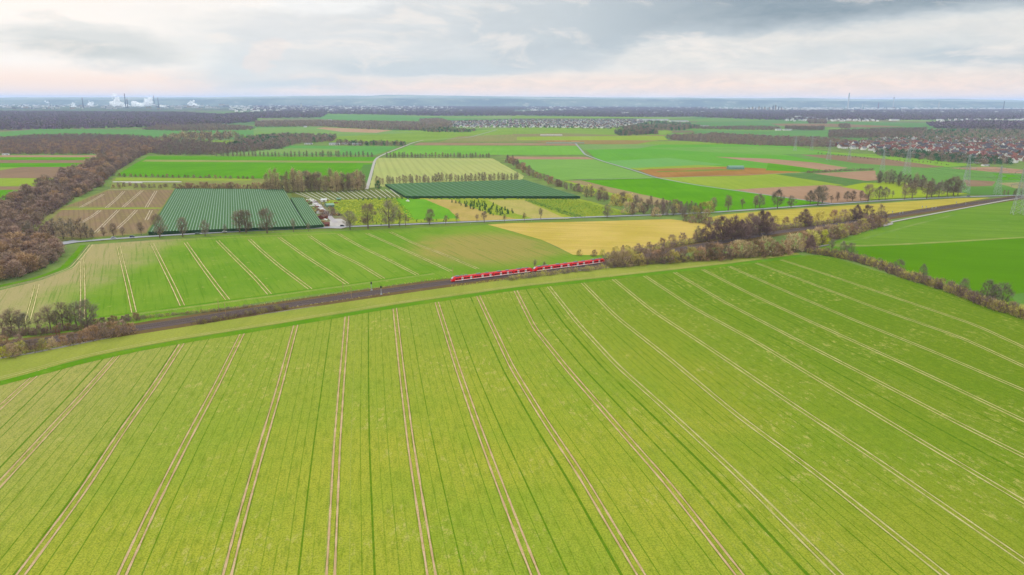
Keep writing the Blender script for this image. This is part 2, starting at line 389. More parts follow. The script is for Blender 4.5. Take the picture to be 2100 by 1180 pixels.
# ------------------------------------------------------------------ field north of the railway
N1 = [(-420,700),(-200,640),(0,596),(88,574),(148,552),(163,532),(187,502),(300,494),(525,480),(700,474),(870,467),(1000,461),(1110,492),(1175,523),(1235,523),(1235,532),(1080,551),(925,571),(750,592),(600,610),(450,634),(275,664),(200,672),(100,690),(0,705),(-420,790)]
crop_tan = field_mat((176,168,118), (160,166,92), .02, stripes=3.1, ang=math.radians(-6), c3=(150,170,80))
def blend_field():
    m, t, b = base_mat('young_wheat_patchy'); g = t.n.new('ShaderNodeNewGeometry').outputs['Position']
    x, y, z = t.sep(g); ang = math.radians(27)
    across = t.m('ADD', t.m('MULTIPLY', x, math.cos(ang)), t.m('MULTIPLY', y, -math.sin(ang)*-1)); along = t.m('ADD', t.m('MULTIPLY', y, math.cos(ang)), t.m('MULTIPLY', x, -math.sin(ang)))
    wx = t.m('ADD', x, t.m('MULTIPLY', t.m('SUBTRACT', t.noise(g, .02, 6, .65), .5), 90.0))
    col = t.mix(t.ss(t.noise(g, .012, 4), .38, .62), alb((140,172,54)), alb((122,164,42)))
    col = t.mix(t.ss(t.m('ADD', wx, t.m('MULTIPLY', y, .12)), -205, -270), col, alb((192,176,122)))
    a = P(1000, 510)
    d = t.m('SQRT', t.m('ADD', t.m('POWER', t.m('DIVIDE', t.m('SUBTRACT', wx, a.x), 75.0), 2.0), t.m('POWER', t.m('DIVIDE', t.m('SUBTRACT', y, a.y+5), 85.0), 2.0)))
    col = t.mix(t.m('MULTIPLY', t.ss(d, 1.15, .45), .85), col, alb((186,164,92)))
    sv = t.noise(t.xyz(t.m('MULTIPLY', across, .55), t.m('MULTIPLY', along, .012), 0.0), 1.0, 6, .72)
    col = t.mix(t.m('MULTIPLY', t.ss(sv, .5, .64), .5), col, alb((92,140,20)))
    col = t.mix(t.m('MULTIPLY', t.ss(t.noise(g, .9, 4, .7), .4, .7), .32), col, alb((96,126,30)))
    pn = t.noise(g, .16, 7, .75); col = t.mix(t.m('MULTIPLY', t.ss(pn, .58, .66), .5), col, alb((190,184,104)))
    t.link(col, b.inputs['Base Color']); return m
field(N1, blend_field(), z=.06)
S = [[(76,584),(67,620),(56,660)], [(168,532),(169,555),(170,605),(168,655)], [(243,505),(253,547),(264,592),(275,641)], [(312,500),(337,550),(357,590),(374,627)],
 [(380,497),(415,547),(447,590),(467,615)], [(446,494),(482,530),(525,572),(553,604)], [(511,491),(540,518),(577,549),(636,593)], [(572,487),(625,525),(672,555),(712,583)],
 [(634,484),(680,515),(737,542),(786,572)], [(694,480),(737,505),(790,530),(856,564)], [(752,479),(800,500),(857,525),(925,557)], [(800,476),(850,500),(910,522),(980,552)]]
SL = [smooth_line([P(*q) for q in l], 5) for l in S]
soil3 = soil_mat('tramline_soil_sandy', (236, 216, 164), (216, 194, 142), (180, 182, 96))
tramlines('wheel_tracks', SL, 2.5, 1.1, edge_shade, .075, .35); tramlines('wheel_tracks', SL, 2.5, .58, soil3, .09)  # painted edge shade below, sandy tracks on top
west = smooth_line([P(*q) for q in [(187,502),(165,530),(147,550),(88,572),(0,592),(-200,632)]], 5)
tramlines('wheel_tracks', [west], 2.6, .6, soil3, .09)
v, f = strip(west, 5, .08, 6, .2); struct(mesh_obj('field', v, f, lush))
low = smooth_line([P(*q) for q in [(190,656),(362,634),(525,612),(700,588),(895,561)]], 8)
v, f = strip(low, 4, .08, -3.5, .1); struct(mesh_obj('field', v, f, lush))
tramlines('wheel_tracks', [low], 2.2, .5, soil2, .1)
upl = smooth_line([P(*q) for q in [(215,501),(330,494),(525,485),(690,479)]], 8)
tramlines('wheel_tracks', [upl], 2.2, .5, soil2, .1)
verge = field_mat((128,160,62), (138,150,70), .05, c3=(176,168,60))
v, f = strip(smooth_line([P(*q) for q in [(160,497),(330,487),(525,476),(700,470),(1000,459),(1200,452)]], 10), 12, .05, 0, .1); struct(mesh_obj('field', v, f, verge))

# ------------------------------------------------------------------ fields, listed by photo outline
LAYER[0] = .2
G = lambda *a, **k: field_mat(*a, **k)
bright = G((112,178,8), (98,164,4), .01); mid = G((152,182,66), (136,170,58), .006); teal = G((136,172,96), (148,180,88), .006)
lime = G((170,190,66), (156,182,56), .006); pale = G((200,204,122), (190,200,116), .006, stripes=14, ang=.2); brown = G((168,138,108), (156,128,98), .01)
pink = G((196,158,126), (182,146,112), .008); orange = G((192,142,76), (172,124,66), .01); straw = G((232,202,108), (212,188,82), .02, c3=(222,212,86), ang=math.radians(80), streak=.2)
dgreen = G((104,150,62), (116,158,70), .01); tan = G((186,172,122), (170,164,104), .01); bluegreen = G((112,158,110), (122,166,112), .005)
soilb = G((166,138,108), (160,144,92), .025, stripes=5, ang=math.radians(30), c3=(186,166,116), streak=.3)
yell = G((176,194,50), (166,188,44), .02)
# right of the east hedge
field([(1640,514),(1700,500),(1825,459),(1960,431),(2100,408),(2500,350),(2700,480),(2100,490),(1760,506),(1680,511)], G((132,168,52), (116,160,40), .012, ang=math.radians(75), streak=.3, c3=(140,168,84)), z=.05)
field([(1640,514),(1700,508),(1780,506),(2100,489),(2700,470),(2700,560),(2400,720),(2100,640),(1950,592),(1850,562),(1750,527),(1660,516)], G((104,156,0), (98,150,0), .01, ang=math.radians(75)), z=.062)
field([(2070,605),(2100,601),(2400,590),(2500,700),(2100,640)], dgreen, z=.07)
road('field', [(1700,503),(1770,505),(1900,499),(2100,487),(2400,472)], 6, G((170,176,96), (140,170,70), .03), z=.075)
road('field', [(1690,506),(1780,488),(1860,465),(1960,440)], 4, G((150,172,84), (110,160,50), .03), z=.08)
# straw-coloured meadow both sides of the hedge
field([(1000,461),(1050,458),(1200,455),(1375,450),(1470,462),(1560,452),(1470,480),(1410,500),(1330,515),(1240,524),(1175,523),(1110,492)], straw, z=.09)
field([(1440,450),(1480,441),(1575,432),(1780,419),(1960,407),(2030,406),(1960,419),(1880,430),(1810,442),(1700,455),(1600,466),(1500,462)], G((214,196,84), (198,182,70), .02, c3=(226,208,110), ang=math.radians(80), streak=.3), z=.1)
# between wood and nets
field([(30,500),(75,455),(120,428),(220,389),(365,387),(335,428),(300,480),(160,492)], G((152,160,82),(160,150,92),.03,c3=(120,150,50)))
field([(135,424),(222,391),(358,389),(331,426)], soilb)
field([(60,486),(128,431),(329,429),(300,478),(180,488)], soilb)
ptr = soil_mat('track_pale', (226,212,186), (208,190,160), (180,160,120))
tramlines('wheel_tracks', [smooth_line([P(*q) for q in l], 6) for l in ([(292,391),(270,410),(252,426)], [(254,393),(240,408),(218,427)])], 2.6, .8, ptr, LAYER[0]+.03)
tramlines('wheel_tracks', [smooth_line([P(*q) for q in l], 6) for l in ([(243,431),(222,452),(196,478)], [(205,432),(190,444),(165,458)], [(212,399),(190,412),(165,426)], [(280,431),(262,450),(240,470)], [(320,392),(300,426)], [(310,432),(300,452)])], 2.6, .8, ptr, LAYER[0]+.03)
road('path', [(222,389),(290,388.5),(362,387)], 3, ptr); road('field', [(122,430),(331,427.5)], 6, yell)
# left edge
field([(-300,319),(235,319),(95,392),(10,412),(-300,425)], mid)
for a in ([(-300,319),(235,319),(228,323),(-300,323)], pink), ([(-300,323),(228,323),(215,329),(-300,328)], bright), ([(-300,328),(215,329),(203,335),(-300,335)], brown), \
         ([(-300,335),(203,335),(190,343),(-300,345)], bright), ([(-300,352),(0,350),(45,343),(190,343),(140,366),(-300,366)], brown), ([(-300,366),(140,366),(112,382),(-300,383)], lime), \
         ([(-300,383),(110,383),(98,390),(-300,390)], brown), ([(-300,390),(55,391),(10,412),(-300,425)], bright): field(*a)
# big green block left of the lane and the slips below it
field([(305,320.5),(772,323),(766,338),(752,376),(525,366),(238,361),(262,345)], bright)
field([(300,328),(770,331),(769,335),(290,332)], G((168,172,96),(158,166,90),.01)); field([(745,338),(764,338),(757,376),(728,374)], dgreen)
field([(232,366),(525,367),(745,374),(740,392),(365,390),(225,388)], G((156,166,84),(150,150,84),.02,c3=(110,140,60)))
field([(238,365),(520,366.5),(515,371),(236,371)], lime)
field([(773,324.5),(1010,325.5),(1075,362),(1070,372),(900,376),(780,384),(758,386)], pale)
field([(525,299),(590,299),(818,301),(772,318),(525,319)], G((118,180,84),(108,172,80),.005)); field([(425,318),(450,306),(590,304),(700,306),(690,316)], teal)
field([(840,299),(1183,300),(1202,318),(788,318)], G((140,196,70),(126,186,62),.005))
# far middle
field([(640,270),(870,268),(1060,277),(870,288),(690,292),(560,296),(600,290)], mid); field([(690,288),(850,280),(960,283),(860,292),(760,294)], mid)
field([(525,262),(640,262),(860,272),(720,279),(560,284),(500,283)], teal); field([(500,277),(700,277),(640,284),(500,285)], mid)
field([(648,263.5),(665,261.5),(805,267.5),(772,273),(700,271)], G((206,170,132),(198,160,124),.005))
field([(870,285),(960,270),(1050,262),(1340,262),(1380,270),(1360,280),(1050,284)], mid)
field([(900,292),(940,280),(1150,273),(1340,280),(1350,290),(1200,292)], G((168,158,100),(150,158,84),.004)); field([(1050,275),(1200,276),(1280,280),(1060,283)], G((164,148,104),(150,150,92),.004))
field([(1280,279),(1370,277),(1350,283),(1290,283)], brown); field([(1060,281),(1360,279),(1370,288),(1060,288)], lime)
field([(1130,288),(1290,288),(1430,292),(1380,297),(1190,296),(1090,292)], orange if False else G((176,150,90),(166,138,82),.004))
field([(860,293),(1185,294.5),(1186,299),(848,298.5)], G((184,156,116),(172,140,104),.006))
field([(1042,321.5),(1203,322.5),(1220,327.5),(1050,327.5)], pink)
field([(1048,327.5),(1220,327.5),(1345,366),(1180,368.5),(1150,371),(1100,352)], G((146,192,88),(136,184,80),.006,stripes=20,ang=.8))
# right middle
field([(1190,298),(1465,295),(1620,300),(1760,320),(1950,345),(1800,352),(1640,350),(1490,345),(1290,348),(1225,328)], G((110,180,48),(122,184,60),.005))
field([(1184,297),(1366,295.5),(1312,305),(1196,308)], teal); field([(1320,304),(1580,300),(1700,312),(1620,320),(1440,312)], G((138,186,80),(124,176,72),.005))
field([(1242,331),(1372,324.5),(1485,338),(1400,343),(1288,346)], G((128,186,92),(138,190,96),.005)); field([(1290,346),(1430,339),(1500,343),(1400,347),(1310,350)], lime)
field([(1308,350),(1330,347.5),(1490,342.5),(1560,346),(1640,349),(1640,354),(1530,361),(1350,365)], orange); field([(1345,352),(1480,347),(1530,350),(1350,354)], G((120,160,60),(170,140,60),.02))
field([(1345,365),(1530,361),(1640,354),(1700,368),(1760,380),(1575,386),(1505,391),(1425,381)], lime)
field([(1466,322),(1575,326),(1670,334),(1740,345),(1700,351),(1610,340)], pink)
field([(1575,335),(1610,339),(1700,351),(1655,353.5),(1570,350)], bright)
field([(1600,316),(1800,319),(1960,342),(2100,352),(2500,352),(2500,400),(2100,402),(1990,400),(1890,372),(1700,351),(1740,345)], G((126,172,82),(116,160,74),.006))
field([(1640,318),(1700,318),(1800,325),(1945,342.5),(1900,345),(1760,336)], brown)
field([(1660,311),(1790,317),(1910,329),(2010,339),(1940,343),(1800,325)], G((150,192,62),(140,184,60),.01))
field([(1945,345),(2040,343),(2110,350),(2500,352),(2500,362),(2060,356)], pink); field([(1660,357),(1795,350.5),(1800,370),(1775,372)], pink)
field([(1620,356),(1665,356),(1770,371),(1820,376),(1740,382),(1590,358)], G((98,140,66),(120,150,80),.05,c3=(150,120,90)))
field([(1505,390),(1580,385.5),(1700,380),(1760,388),(1790,400),(1780,412),(1700,418),(1640,411),(1575,401)], pink)
field([(1725,384),(1770,376),(1850,374),(1900,388),(1985,398),(1960,402),(1785,410),(1770,392)], yell)
field([(1170,371.5),(1345,366),(1575,401),(1690,416.5),(1575,429),(1440,440),(1370,414)], bright)
field([(1160,372),(1192,371),(1380,414),(1340,422),(1250,398)], G((184,164,116),(170,150,104),.01)); field([(1152,371),(1165,372),(1252,396),(1310,412),(1290,416)], lime)
field([(1975,369),(2042,373),(2035,382),(1985,384)], brown); field([(2035,356),(2100,362),(2400,365),(2400,374),(2050,370)], bright)
field([(1975,383),(2060,384),(2100,388),(2400,388),(2400,402),(1990,400)], dgreen); field([(2045,376),(2200,372),(2400,372),(2400,388),(2080,387)], tan)
field([(1420,268),(1600,270),(1700,268),(1760,262),(2300,270),(2300,280),(1900,272),(1700,282),(1450,290)], G((120,166,92),(112,156,84),.004))
field([(1340,290),(1580,290),(1560,297),(1300,297)], mid)
field([(1575,249),(1700,250),(1900,252),(1980,262),(1700,262),(1420,262),(1430,250)], G((118,160,92),(112,154,88),.003)); field([(1580,254),(1700,254),(1860,260),(1780,262),(1600,259)], brown)
field([(1050,239),(1300,240),(1430,246),(1300,243),(1050,243)], mid); field([(670,236.5),(890,240),(980,245),(900,250),(690,248),(640,243)], G((122,172,92),(112,162,88),.003))
field([(0,272),(-300,274),(-300,288),(0,287),(120,282),(290,286),(350,280),(520,279),(520,268),(330,266),(80,265.5)], G((120,170,92),(112,164,84),.004)); field([(-300,279),(0,281),(160,277.5),(190,281),(100,284),(-300,290)], G((160,190,92),(150,184,80),.006))
field([(305,292),(330,289),(460,289),(500,289),(540,294),(420,300),(350,298)], mid)
field([(535,245),(640,243),(700,247),(690,252),(600,254),(530,252)], G((160,150,120),(120,150,90),.003)); field([(410,236),(500,233),(525,236),(430,240)], teal)
# nursery and orchard ground
field([(596,394),(765,387),(830,404),(640,414),(622,410),(600,408)], G((130,140,66),(120,128,62),.03))
field([(640,413),(832,406),(1190,409),(1215,415),(1300,440),(1180,448),(940,455),(718,464),(668,440)], G((176,186,60),(150,176,56),.03,c3=(200,190,90)))
field([(812,408),(872,410),(945,438),(940,449),(842,452),(830,440)], G((128,188,44),(116,180,40),.03))
field([(872,410),(930,411),(1005,440),(1060,450),(945,455),(920,430)], G((212,184,108),(196,176,88),.03,c3=(170,178,80)))
field([(1000,411),(1075,411),(1150,445),(1170,450),(1100,451),(1060,440)], G((206,190,110),(190,184,92),.03,c3=(160,176,84)))
field([(640,470),(668,468),(655,440),(638,414),(662,411),(705,442),(724,464),(705,470)], G((156,140,112), (130,140,84), .08, c3=(196,176,160)))
field([(662,468),(682,450),(700,450),(722,463),(700,470)], G((222,216,208), (206,196,186), .08)); road('path', [(643,413),(655,424),(672,442),(688,458)], 6, G((214,206,204), (198,190,190), .08))

# ------------------------------------------------------------------ roads and railway
tarmac = plain('tarmac', (160,160,164), .55, var=.08, scale=.2)
MAINR = [(-100,522),(60,506),(150,498),(210,492.5),(330,484.5),(525,473.5),(700,466.5),(850,460.5),(1000,454.5),(1200,446.5),(1375,440.5),(1470,436),(1575,428.5),(1700,419.5),(1850,410),(2000,404),(2100,401),(2400,396)]
zr = nextz()
road('road', MAINR, 7.0, tarmac, z=zr); road('road', [(90,506),(140,499),(160,495)], 14, tarmac, z=zr+.02)
wht = plain('road_paint', (225,225,220), .6)
mp = smooth_line([P(*q) for q in MAINR], 6); mk = MB()
for i in range(0, len(mp)-1, 2):
    v, f = strip([mp[i], mp[i+1]], .25, zr+.03); mk.poly([v[0], v[1], v[3], v[2]])
for s in (-3.2, 3.2):
    v, f = strip(mp, .2, zr+.03, s)
    for q in f: mk.poly([v[j] for j in q])
struct(mk.build('road_markings', wht))
concrete = plain('lane_concrete', (196,190,178), .8, var=.1, scale=.3)
road('road', [(752,389),(757,372),(768,331),(773,324),(790,316),(848,293),(868,288)], 5, concrete)
lanec = plain('lane_asphalt', (168,172,166), .8)
road('road', [(1180,294),(1184,299),(1200,318),(1235,331),(1300,350),(1345,365),(1425,380),(1575,401),(1640,410.5),(1705,418)], 5, lanec)
road('road', [(868,288),(960,283),(1000,272),(1020,266)], 6, lanec); road('path', [(1185,369.5),(1345,366),(1650,355)], 2.5, lanec)
road('path', [(1825,457),(1850,452),(1960,431),(2030,418),(2087,407.5),(2300,378)], 3.5, concrete)
field([(1808,461),(1830,457),(1832,461),(1812,466)], concrete); road('path', [(1560,519),(1635,514),(1652,512),(1700,503)], 3, asph)
RAIL = [(-420,775),(-150,736),(0,712),(115,697.5),(275,676),(400,656.5),(525,637),(750,604),(927,579.5),(1080,560.5),(1237,540.5),(1360,518),(1480,497),(1575,480),(1750,456),(1815,445.5),(1900,432.5),(1975,421),(2100,404),(2300,382)]
rl = smooth_line([P(*q) for q in RAIL], 6)
ballast = plain('ballast', (112,96,92), .95, var=.22, scale=.9); bank = field_mat((134,112,72),(120,98,66),.08,c3=(160,156,60))
def profile(pts, prof, mat, name):
    """sweep a cross-section (offset, height) along a line"""
    V, Fc = [], []; n = len(prof)
    for i, p in enumerate(pts):
        d = (pts[min(i+1, len(pts)-1)]-pts[max(i-1, 0)]); q = Vector((d.y, -d.x, 0)).normalized()
        V += [(p.x+q.x*o, p.y+q.y*o, h) for o, h in prof]
    for i in range(len(pts)-1):
        for j in range(n-1): a = i*n+j; Fc.append((a, a+1, a+n+1, a+n))
    return struct(mesh_obj(name, V, Fc, mat))
profile(rl, [(-13, .0), (-7, .35), (7.4, .35), (13, 0)], bank, 'railway_embankment')
profile(rl, [(-5.9, .3), (-4.6, .8), (4.6, .8), (5.9, .3)], ballast, 'railway_ballast')
steel = plain('rail_steel', (150,128,112), .4, .7); sleeperm = plain('sleeper_concrete', (150,138,126), .9)
for tr_off in (-2.0, 2.0):
    for s in (-.75, .75):
        o = tr_off+s; profile(rl, [(o-.06, .82), (o-.05, 1.0), (o+.05, 1.0), (o+.06, .82)], steel, 'rail')
sl = MB(); acc = resample(rl[20:], 1.2)
for i in range(1, len(acc)-1):
    d = (acc[i+1]-acc[i-1]).normalized(); q = Vector((d.y, -d.x, 0))
    if acc[i].y > 900: break
    for o in (-2.0, 2.0):
        c = acc[i]+q*o; sl.poly([(c+q*a+d*b_) + Vector((0, 0, .83)) for a, b_ in ((-1.2, -.13), (1.2, -.13), (1.2, .13), (-1.2, .13))])
struct(sl.build('railway_sleepers', sleeperm))

# ------------------------------------------------------------------ trees: one template mesh per kind, copied as objects
def bark(name, col, rand=.5):
    return plain(name, col, .9, var=.1, scale=.8, k=1.08, rand=rand)
M_TW = bark('twigs_brown', (136,116,96)); M_TWD = bark('twigs_grey', (124,114,96)); M_TWO = bark('twigs_olive', (172,160,84), .8); M_TWR = bark('twigs_russet', (158,128,96))
M_TWP = bark('twigs_purple', (124,100,94)); M_TWL = bark('twigs_pale', (172,150,112), .7); M_CON = bark('needles', (52,92,52)); M_CONL = bark('needles_light', (104,140,54)); M_TRUNK = bark('bark', (110,92,76), .2)
M_SHG = plain('weeds_green', (130,150,50), .9, k=1.2); M_WD = bark('twigs_dark_brown', (144,120,102)); M_YEL = bark('leaves_yellow_green', (188,186,60))
def twig_cloud(R, n, shape, ln, wd, hbase=0.0, clump=.05):
    """n slender triangles through a crown; shape(u) -> radius at height fraction"""
    V = np.empty((n, 3, 3)); clumps = R.normal(size=(9, 3)); clumps /= np.linalg.norm(clumps, axis=1)[:, None]
    i = 0; nc = 34; C = []
    while len(C) < nc:
        u = R.random(); th = R.random()*6.283; rr = shape(u)*math.sqrt(R.random()*.8+.2); C.append((rr*math.cos(th), rr*math.sin(th), u))
    while i < n:
        u = R.random(); rmax = shape(u)
        th = R.random()*2*math.pi; rr = rmax*math.sqrt(R.random()*.85+.15)
        rr *= .82+.3*math.sin(3*th+8*u+clumps[0, 0]*5)*math.sin(5*u*3+clumps[1, 1]*4+th)
        p = np.array([rr*math.cos(th), rr*math.sin(th), hbase+(1-hbase)*u])
        if R.random() < .72 and clump:
            q = C[R.integers(nc)]; p = np.array([q[0], q[1], hbase+(1-hbase)*q[2]])+R.normal(size=3)*clump; th = math.atan2(p[1], p[0]); rr = math.hypot(p[0], p[1]); u = q[2]; rmax = shape(u)
        d = np.array([math.cos(th)*rr/max(rmax, .02)*.9, math.sin(th)*rr/max(rmax, .02)*.9, .55+.4*u])+R.normal(size=3)*.38; d /= np.linalg.norm(d)
        sd = np.cross(d, R.normal(size=3)); sd /= np.linalg.norm(sd)+1e-9
        l = ln*(.6+.8*R.random()); V[i, 0] = p-d*l*.5-sd*wd; V[i, 1] = p-d*l*.5+sd*wd; V[i, 2] = p+d*l*.5; i += 1
    return V
def round_crown(r): return lambda u: r*math.sin(math.pi*min(1, .12+.8*u**.8))**.7
def broad(r): return lambda u: r*(1-(abs(u-.4)/.62)**2.4 if abs(u-.4) < .62 else .1)
def narrow(r): return lambda u: r*(1-u)**.45*(.55+.45*min(1, u*4))
def cone(r): return lambda u: r*(1-u)+.01
def bare_tree(kind, seed, R_, shape, mat, n=900, hb=.22, limbs=9, tr=.022, ln=.11, wd=.006, name='bare_tree'):
    R = np.random.default_rng(seed); random.seed(seed); root = empty(name, (0, 0, 0)); mb = MB(); top = Vector((0, 0, hb+.12))
    mb.tube((0, 0, -.01), (0, 0, hb+.05), tr*1.3, tr*.9, 7); mb.tube((0, 0, hb+.03), (random.uniform(-.02, .02), random.uniform(-.02, .02), .85), tr*.85, .004, 5)
    for k in range(limbs):
        a = 2*math.pi*k/limbs+random.uniform(-.4, .4); h0 = hb+random.uniform(0, .25); u = random.uniform(.3, .8); r = shape(u)*.8
        q = Vector((math.cos(a)*r, math.sin(a)*r, hb+(1-hb)*u)); m_ = Vector((math.cos(a)*r*.45, math.sin(a)*r*.45, h0+(q.z-h0)*.42))
        mb.tube((0, 0, h0), m_, tr*.55, tr*.33, 5); mb.tube(m_, q, tr*.33, .003, 4)
        for s in (-1, 1):
            a2 = a+s*random.uniform(.4, .8); q2 = Vector((math.cos(a2)*r, math.sin(a2)*r, m_.z+random.uniform(.08, .25))); mb.tube(m_, q2, tr*.25, .002, 4)
    mb.build('trunk', M_TRUNK, root)
    tri_obj('crown', twig_cloud(R, n, shape, ln, wd, hb), 3, mat, root); return root
def bush(seed, mat, n=700, r=.62, name='bush', ln=.2, wd=.014):
    R = np.random.default_rng(seed); root = empty(name, (0, 0, 0)); random.seed(seed); mb = MB()
    for k in range(6):
        a = random.uniform(0, 6.3); mb.tube((0, 0, -.02), (math.cos(a)*r*.5, math.sin(a)*r*.5, .6), .02, .006, 4)
    mb.build('stem', M_TRUNK, root)
    V = twig_cloud(R, n, lambda u: r*math.cos(u*1.35)**.6, ln, wd, .02); tri_obj('foliage', V, 3, mat, root); return root
def conifer(seed, mat, n=420, r=.26, name='conifer'):
    R = np.random.default_rng(seed); root = empty(name, (0, 0, 0)); mb = MB(); mb.tube((0, 0, 0), (0, 0, .9), .02, .004, 5); mb.build('trunk', M_TRUNK, root)
    V = twig_cloud(R, n, cone(r), .13, .03, .05); V[:, 2, 2] -= .08; tri_obj('needles', V, 3, mat, root); return root
def far_crowns(seed, n, r, mat_hint, wd, ln, hb=.1): return twig_cloud(np.random.default_rng(seed), n, round_crown(r), ln, wd, hb)
PROTO = {}
def proto(k, f): PROTO[k] = f
TD = {  # kind: list of builders (made on first use)
 'tree': [lambda: bare_tree('a', 11, .36, round_crown(.38), M_TWD, 1700, wd=.0044), lambda: bare_tree('b', 12, .33, round_crown(.34), M_TW, 1500, .2, wd=.0044), lambda: bare_tree('c', 13, .42, broad(.42), M_TWD, 1800, .24, wd=.0044), lambda: bare_tree('d', 14, .3, round_crown(.28), M_TW, 800, .25)],
 'sapling': [lambda: bare_tree('s', 21, .2, round_crown(.26), M_TW, 420, .35, 6, .018, .14, .007, 'young_tree'), lambda: bare_tree('s2', 22, .2, round_crown(.22), M_TWD, 300, .3, 6, .02, .14, .007, 'young_tree')],
 'scrub_tree': [lambda: bare_tree('w', 31, .3, narrow(.3), M_TWD, 620, .1, 8, .016, .13, .0065, 'scrub_tree'), lambda: bare_tree('w2', 32, .3, round_crown(.26), M_TW, 560, .12, 8, .016, .13, .0065, 'scrub_tree'), lambda: bare_tree('w3', 33, .3, narrow(.36), M_TWP, 700, .1, 9, .016, .13, .0065, 'scrub_tree')],
 'wood_tree': [lambda: bare_tree('v', 41, .4, round_crown(.46), M_WD, 900, .08, 7, .02, .15, .012, 'woodland_tree'), lambda: bare_tree('v2', 42, .4, round_crown(.42), M_TW, 760, .08, 7, .02, .15, .011, 'woodland_tree'), lambda: bare_tree('v3', 43, .4, round_crown(.44), M_TWR, 800, .08, 7, .02, .15, .011, 'woodland_tree'), lambda: bare_tree('v4', 44, .4, broad(.46), M_WD, 820, .08, 7, .02, .15, .011, 'woodland_tree')],
 'big': [lambda: bare_tree('p', 51, .4, broad(.44), M_TWP, 1900, .18, 10, .022, .12, .007, 'bare_tree'), lambda: bare_tree('p2', 52, .4, round_crown(.42), M_TWP, 1900, .16, 10, .022, .12, .007, 'bare_tree')],
 'alder': [lambda: bare_tree('al', 55, .4, broad(.36), M_TWD, 1100, .1, 10, .018, .1, .007, 'alder_tree'), lambda: bare_tree('al2', 56, .4, round_crown(.42), M_TWD, 1100, .12, 9, .018, .1, .007, 'alder_tree')],
 'poplar': [lambda: bare_tree('q', 61, .2, narrow(.2), M_TWL, 620, .08, 7, .013, .12, .006, 'poplar_tree'), lambda: bare_tree('q2', 62, .2, round_crown(.2), M_TW, 620, .1, 7, .013, .12, .006, 'poplar_tree'), lambda: bare_tree('q3', 63, .2, narrow(.24), M_TWL, 700, .08, 7, .013, .12, .006, 'poplar_tree')],
 'bush_o': [lambda: bush(71, M_TWO), lambda: bush(72, M_TWL)], 'bush_b': [lambda: bush(73, M_TW), lambda: bush(74, M_WD), lambda: bush(75, M_TWR)], 'bush_r': [lambda: bush(76, M_TWR)], 'bush_y': [lambda: bush(77, M_YEL)],
 'conifer': [lambda: conifer(81, M_CON), lambda: conifer(82, M_CON, 420, .32)], 'evergreen': [lambda: bush(83, M_CON, 600, .5, 'evergreen_tree')]}
MADE = {}
def get(kind):
    opts = TD[kind]; i = random.randrange(len(opts)); key = (kind, i)
    if key not in MADE: st = random.getstate(); MADE[key] = opts[i](); random.setstate(st); MADE[key]['_used'] = 0
    o = MADE[key]
    if o['_used'] == 0: o['_used'] = 1; return o
    return copy_tree(o)
ROWS = []
def plant(kind, px, py, hpx, wide=1.0, row=None, pos=None, hm=None):
    p = pos or P(px, py); h = hm or hpx*mpp(p)*1.0
    o = get(kind); o.location = (p.x, p.y, 0); s = h; o.scale = (s*wide*random.uniform(.9, 1.12), s*wide*random.uniform(.9, 1.12), s); o.rotation_euler = (0, 0, random.uniform(0, 6.28))
    if row is not None: row.append(o)
    return o
def ordinal(n):
    return str(n)+('th' if 10 <= n % 100 <= 20 else {1: 'st', 2: 'nd', 3: 'rd'}.get(n % 10, 'th'))
def label_row(row, what, where, cat, group):
    row.sort(key=lambda o: o.location.x/max(1, o.location.y))
    for i, o in enumerate(row):
        if len(row) > 400: lab = f'{what} {where}'
        else: lab = f'{what}, {ordinal(i+1)} from the left {where}' if len(row) > 1 else f'{what} {where}'
        tag(o, lab, cat, group)
def row(kind, items, what, where, cat='tree', group=None, wide=1.0):
    r = []
    for it in items: plant(it[3] if len(it) > 3 else kind, it[0], it[1], it[2], wide, r)
    label_row(r, what, where, cat, group or f'{cat}s {where}'); return r
def along(pts, n, h, jx=3, jy=1.5, jh=.2):
    L = [0]
    for a, b in zip(pts, pts[1:]): L.append(L[-1]+math.hypot(b[0]-a[0], b[1]-a[1]))
    o = []
    for k in range(n):
        s = L[-1]*(k+.5)/n; j = max(i for i in range(len(L)) if L[i] <= s); j = min(j, len(pts)-2); f = (s-L[j])/(L[j+1]-L[j])
        hh = h[0]+(h[1]-h[0])*k/max(1, n-1) if isinstance(h, tuple) else h
        o.append((pts[j][0]*(1-f)+pts[j+1][0]*f+random.uniform(-jx, jx), pts[j][1]*(1-f)+pts[j+1][1]*f+random.uniform(-jy, jy), hh*random.uniform(1-jh, 1+jh)))
    return o
def inside(x, y, poly):
    c = False; j = len(poly)-1
    for i in range(len(poly)):
        if (poly[i][1] > y) != (poly[j][1] > y) and x < (poly[j][0]-poly[i][0])*(y-poly[i][1])/(poly[j][1]-poly[i][1])+poly[i][0]: c = not c
        j = i
    return c
def scatter_pts(px_poly, spacing, jit=.4, limit=99999):
    g = [P(*q) for q in px_poly]; pg = [(p.x, p.y) for p in g]; xs = [p[0] for p in pg]; ys = [p[1] for p in pg]; o = []
    y = min(ys)
    while y < max(ys):
        x = min(xs)
        while x < max(xs):
            qx = x+random.uniform(-jit, jit)*spacing; qy = y+random.uniform(-jit, jit)*spacing
            if inside(qx, qy, pg): o.append((qx, qy))
            x += spacing
        y += spacing
    return o[:limit]
